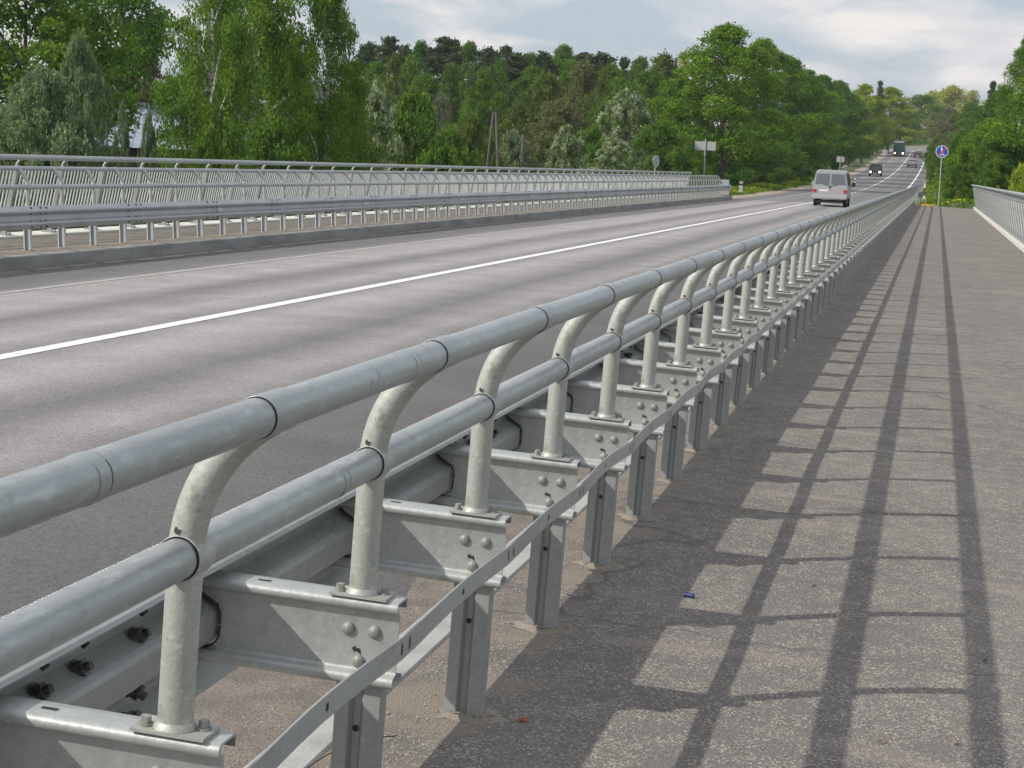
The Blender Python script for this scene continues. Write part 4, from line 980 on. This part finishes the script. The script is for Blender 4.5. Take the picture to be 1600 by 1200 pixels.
TREES = [
 # left foreground
 ('maple','maple', 40,-110, 330, 92,'tall bright green broadleaf tree at the far left edge of the picture'),
 ('maple','maple_deep',185,-90, 250,112,'dark green broadleaf tree behind the grey willow on the left'),
 ('maple','maple_deep',-90,-60, 300,100,'dark broadleaf tree just outside the left edge'),
 ('willow','willow',124,58,135,66,'tallest silvery grey-green willow left of the house roof'),
 ('willow','willow',62,108,230,62,'wide silvery willow at the left edge above the railing'),
 ('willow','willow',190,165,44,72,'small olive willow bush overlapping the left end of the metal roof'),
('willow','willow',232,176,40,70,'slender olive willow in front of the middle of the metal roof'),
 ('bush','willow',100,205,170,60,'low leafy shrub just above the far railing under the willows'),
 ('birch','birch',326,-170,160,72,'leftmost of the big drooping birches, to the right of the metal roof'),
 ('birch','birch',398,-150,200,78,'middle of the three big birches, with forked white limbs'),
 ('birch','birch',505,-90,150,74,'rightmost of the three big birches, its white trunk showing down to the rail'),
 ('birch','birch',350,10,150,84,'shorter birch filling the space between the two left birches'),
 ('birch','birch',452,60,140,86,'shorter birch between the middle and the right birch'),
 ('birch','birch',545,95,90,80,'young slender birch at the right foot of the tall birches'),
 ('maple','maple_deep',420,70,230,112,'dark broadleaf tree behind the tall birches'),
 ('bush','green',420,185,180,68,'leafy undergrowth shrub below the middle birch'),
 ('bush','green',330,205,110,66,'leafy undergrowth shrub below the left birch'),
 # middle distance
 ('willow','cherry',585,128,110,92,'white flowering bird cherry right of the birches'),
 ('bush','green',640,145,180,104,'bright green rounded shrub below the grey bare tree'),
 ('bush','green',545,190,120,84,'green shrub at the foot of the young birch'),
 ('bush','oak',735,182,110,122,'yellowish shrub left of the timber A-frame pole'),
 ('bush','green',700,205,130,100,'green shrub just above the railing left of the A-frame pole'),
 ('bush','willow',800,205,110,132,'pale reedy shrub behind the single pole'),
 ('willow','cherry',885,196,85,118,'white-tinged bird cherry bush, left one of the two near the railing'),
 ('willow','cherry',962,218,95,112,'palest flowering bush just above the railing left of the small round sign'),
 ('willow','cherry',975,140,125,146,'large white flowering bird cherry high behind the flowering bushes'),
 ('bush','green',1030,190,120,122,'green shrub behind the small round sign'),
 ('bush','green',925,200,110,135,'green shrub between the two flowering bushes'),
 ('bare','bare',685,140,95,150,'grey leafless tree in the middle of the wood'),
 ('maple','green',752,103,105,165,'fresh green tree standing out before the dark pines'),
 ('oak','oak',612,86,120,185,'olive yellow tree below the left pines'),
 ('oak','oak',848,108,120,175,'brownish tree with young leaves left of the olive one'),
 ('oak','brown',905,95,120,185,'brown and yellow tree under the ridge pines'),
 ('oak','oak',935,108,80,178,'yellow-olive tree right of the brown ones'),
 ('oak','brown',870,150,150,150,'wide brown-olive tree above the flowering bushes'),
 ('oak','oak',805,160,120,158,'olive tree behind the A-frame pole'),
 ('oak','green',965,120,130,170,'green tree above the large flowering cherry'),
 ('oak','green',1010,105,120,175,'green tree left of the big roadside tree'),
 ('oak','green',660,115,120,180,'green tree above the bare grey tree'),
 ('oak','oak',545,100,130,150,'olive tree seen right behind the right birch'),
 ('oak','brown',225,70,130,150,'brownish tree seen between the willow and the left birch'),
 ('spruce','pine',225,30,90,170,'dark spruce in the gap left of the birches'),
 # ridge line
 ('pine','pine',572,64,80,232,'first ridge pine right of the birches'),
 ('pine','pine',603,57,87,226,'tall dark ridge pine above the olive yellow tree'),
 ('pine','pine',628,68,70,235,'small ridge pine above the green shrub'),
 ('maple','maple_deep',652,66,105,230,'deep green ridge tree among the pines'),
 ('pine','pine',690,58,105,215,'tallest dark pine on the ridge, above the bare tree'),
 ('spruce','pine',706,57,63,228,'pointed spruce beside the tallest ridge pine'),
 ('maple','green',728,66,105,228,'green ridge tree right of the pointed spruce'),
 ('pine','pine',758,72,87,222,'dark ridge pine above the fresh green tree'),
 ('spruce','pine',784,67,77,230,'spruce on the ridge right of the fresh green tree'),
 ('pine','pine',800,82,105,214,'broad dark pine behind the A-frame pole'),
 ('maple','green',822,80,98,232,'green ridge tree between two dark pines'),
 ('pine','pine',842,78,84,226,'ridge pine above the brown trees'),
 ('maple','green',874,72,122,236,'bright green ridge tree poking above the brown trees'),
 ('pine','pine',905,82,84,228,'ridge pine right of the bright green ridge tree'),
 ('pine','pine',932,80,105,224,'dark ridge pine above the yellow-olive tree'),
 ('spruce','pine',968,85,63,230,'narrow dark spruce standing alone on the ridge'),
 ('maple','maple_deep',995,90,105,234,'deep green ridge tree right of the narrow spruce'),
 ('oak','oak',1030,84,140,230,'pale olive ridge tree left of the big roadside tree'),
 ('oak','yellow',1060,84,122,236,'yellowish ridge tree just left of the big roadside tree'),
 ('oak','green',585,92,110,205,'green tree filling the wood under the first ridge pine'),
 ('oak','green',640,88,110,208,'green tree between the two left ridge pines, second row'),
 ('maple','green',700,96,100,206,'rounded green tree under the tallest ridge pine'),
 ('oak','green',775,92,110,204,'green tree under the spruce right of the fresh green tree'),
 ('oak','green',828,98,100,206,'green tree behind the brownish trees, left one'),
 ('maple','green',888,96,100,208,'green tree behind the brownish trees, right one'),
 ('oak','green',950,100,110,205,'green tree under the narrow spruce'),
 ('oak','oak',990,104,110,204,'olive tree in the second row left of the big roadside tree'),
 # roadside trees
 ('maple','maple',1128,38,205,152,'tallest bright green roadside tree with a bare trunk behind the wide grey sign'),
 ('maple','maple',1050,120,150,158,'lower green tree spreading left of the tallest roadside tree'),
 ('bush','green',1062,210,110,134,'green shrub at the foot of the tallest roadside tree, left side'),
 ('maple','maple',1183,62,165,182,'second roadside tree right of the tallest one'),
 ('maple','maple_deep',1222,88,140,205,'third roadside tree, darker'),
 ('maple','maple',1250,106,130,228,'fourth roadside tree with a rounded bright top'),
 ('maple','maple_deep',1278,118,115,255,'fifth roadside tree above the dark car'),
 ('maple','green',1303,126,100,285,'sixth roadside tree, behind the rounded one'),
 ('spruce','pine',1368,124,34,425,'dark conifer rising out of the roadside row'),
 ('maple','lime',1345,130,95,345,'young lime green tree above the bus, left one'),
 ('maple','green',1325,155,80,320,'shorter green tree left of the bus'),
 ('maple','lime',1385,136,95,430,'lime green tree above the bus, right one'),
 ('maple','maple_deep',1362,165,70,405,'dark tree close behind the bus'),
 ('oak','green',1435,146,110,520,'green tree where the road bends, left one'),
 ('oak','yellow',1482,134,120,600,'yellow-green tree closing the view where the road bends'),
 ('oak','yellow',1512,142,120,610,'yellow-green tree at the bend, right one'),
 ('oak','yellow',1452,140,110,640,'pale yellow tree far behind the bend'),
 ('maple','maple_deep',1425,190,60,560,'dark tree low at the bend of the road'),
 ('oak','brown',1478,168,80,480,'brownish tree right of the road bend'),
 # right side
 ('oak','brown',1484,180,60,330,'brownish tree behind the blue sign'),
 ('oak','green',1512,158,70,300,'green tree above the blue sign'),
 ('spruce','pine',1543,124,44,260,'dark conifer at the right against the sky'),
 ('birch','birch',1592,48,90,150,'drooping birch against the sky at the right edge'),
 ('maple','maple_deep',1560,140,110,200,'dark broadleaf tree below the right conifer'),
 ('maple','maple_deep',1610,120,120,160,'dark broadleaf tree at the right edge'),
 ('maple','maple',1545,185,110,165,'bright green tree behind the blue sign pole, right side'),
 ('bush','green',1500,205,70,170,'green shrub behind the blue sign'),
 ('bush','maple',1515,228,100,128,'bright shrub right of the blue sign pole'),
 ('bush','green',1568,200,120,122,'large green shrub above the end of the right railing'),
 ('bush','lime',1600,262,110,96,'yellow-green shrub beside the right railing'),
 ('bush','green',1560,250,80,118,'dark green shrub where the right railing ends'),
 ('bush','green',1470,222,45,215,'shrub leaning over the right edge of the road'),
 ('bush','green',1462,215,40,300,'far shrub at the right edge of the road'),
 ('bush','green',1500,255,50,119,'small olive shrub beyond the footway end'),
 ('maple','maple',1690,60,240,120,'broadleaf tree outside the right edge'),
 ('bush','green',1700,230,220,90,'green shrub outside the right edge'),
]
GRP = {'birch':'birches', 'pine':'pines on the ridge', 'spruce':'conifers in the wood', 'maple':'broadleaf trees', 'oak':'broadleaf trees', 'bush':'shrubs', 'willow':'willows and bird cherries', 'bare':None}
for T in TREES:
    kind, lm, u, vt, w, dist, lab = T
    tree(kind, lm, u, vt, w, dist, lab, GRP[kind], name='bird_cherry' if lm == 'cherry' else None)
# roadside wood along the left of the road: shrubs closing the gap under the crowns
wood = [(1135+ i*0, 0) for i in range(0)]
LOWD = [(1125,218,140,204),(1166,205,130,172),(1200,210,110,196),(1232,215,90,222),(1258,215,75,250),(1284,212,65,285),(1315,205,55,330),(1340,200,45,380)]
for j, (u, vt, w, dist) in enumerate(LOWD):
    tree('bush', 'maple_deep', u, vt, w, dist, ['dark undergrowth shrub behind the concrete post','dark undergrowth shrub left of the van, below the second roadside tree','dark undergrowth shrub above the van roof','dark undergrowth shrub behind the grey square sign',
        'dark undergrowth shrub left of the dark tall car','dark undergrowth shrub above the dark tall car','dark undergrowth shrub beside the far pale sign','dark undergrowth shrub just left of the bus'][j], 'shrubs')
# far wood behind everything: one mass nobody could count
r = np.random.RandomState(5); P = []
for k in range(900):
    ang = r.uniform(-1.25, .75); d = r.uniform(640, 1150)
    x = CAM.x + d*math.sin(ang); y = CAM.y + d*math.cos(ang); z = land(x, y); h = r.uniform(13, 20); 
    c = r.normal(size=(150, 3))*np.array([3.0, 3.0, h*.22]) + np.array([x, y, z + h*.6]); P.append(c)
me = leaf_mesh('far_wood', np.concatenate(P), 1.5, 9); me.materials.clear(); me.materials.append(LM['green'])
o = link('far_wood', me); tag(o, 'far wood closing the horizon behind the single trees', 'wood', None, 'stuff')

# grass tufts and dandelions on the verges beyond the bridge
r = np.random.RandomState(8); G_ = []; D_ = []
for k in range(26000):
    y = 103.5 + r.uniform()**1.4*130; s = r.uniform()
    if s < .72: x = -11.9 - r.uniform()**1.2*8
    else: x = -.2 + r.uniform()*7
    G_.append((x, y, land(x, y)+.05))
sa = spot(1214, 188); sb = spot(1180, 150); sc = spot(1149, 132)
for (cx, cy, sx, sy, n) in ((*sa,3.0,20,900), (*sb,1.8,22,300), (*sc,.8,6,160), (.55,105.5,.55,3.5,420), (2.0,106,.9,3,60)):
    for k in range(n):
        x = cx + r.normal()*sx*.5; y = cy + r.normal()*sy*.5
        if y < 103.2: continue
        D_.append((x, y, land(x, y)+.14))
me = leaf_mesh('grass', np.array(G_), .22, 3, .5, 1.4); tag(link('grass', me), 'green grass tufts on the verges beyond the bridge', 'grass', None, 'stuff')
me = leaf_mesh('dandelions', np.array(D_), .09, 4); me.materials.clear(); me.materials.append(M['yellow']); tag(link('dandelions', me), 'yellow dandelions flowering in the verge grass', 'flowers', None, 'stuff')

# ------------------------------------------------------------ thin spring haze
b = MB(); b.box(-2600, 2600, -500, 3600, -30, 75)
hm = bpy.data.materials.new('thin_haze'); hm.use_nodes = True; t = hm.node_tree; t.nodes.clear()
o_ = t.nodes.new('ShaderNodeOutputMaterial'); v_ = t.nodes.new('ShaderNodeVolumePrincipled'); v_.inputs['Color'].default_value = (.86,.92,1,1); v_.inputs['Density'].default_value = .00018; v_.inputs['Anisotropy'].default_value = .2
t.links.new(v_.outputs[0], o_.inputs['Volume'])
hz = b.build('haze', hm); hz['kind'] = 'stuff'; tag(hz, 'thin pale haze in the air over the far trees', 'haze', None, 'stuff')
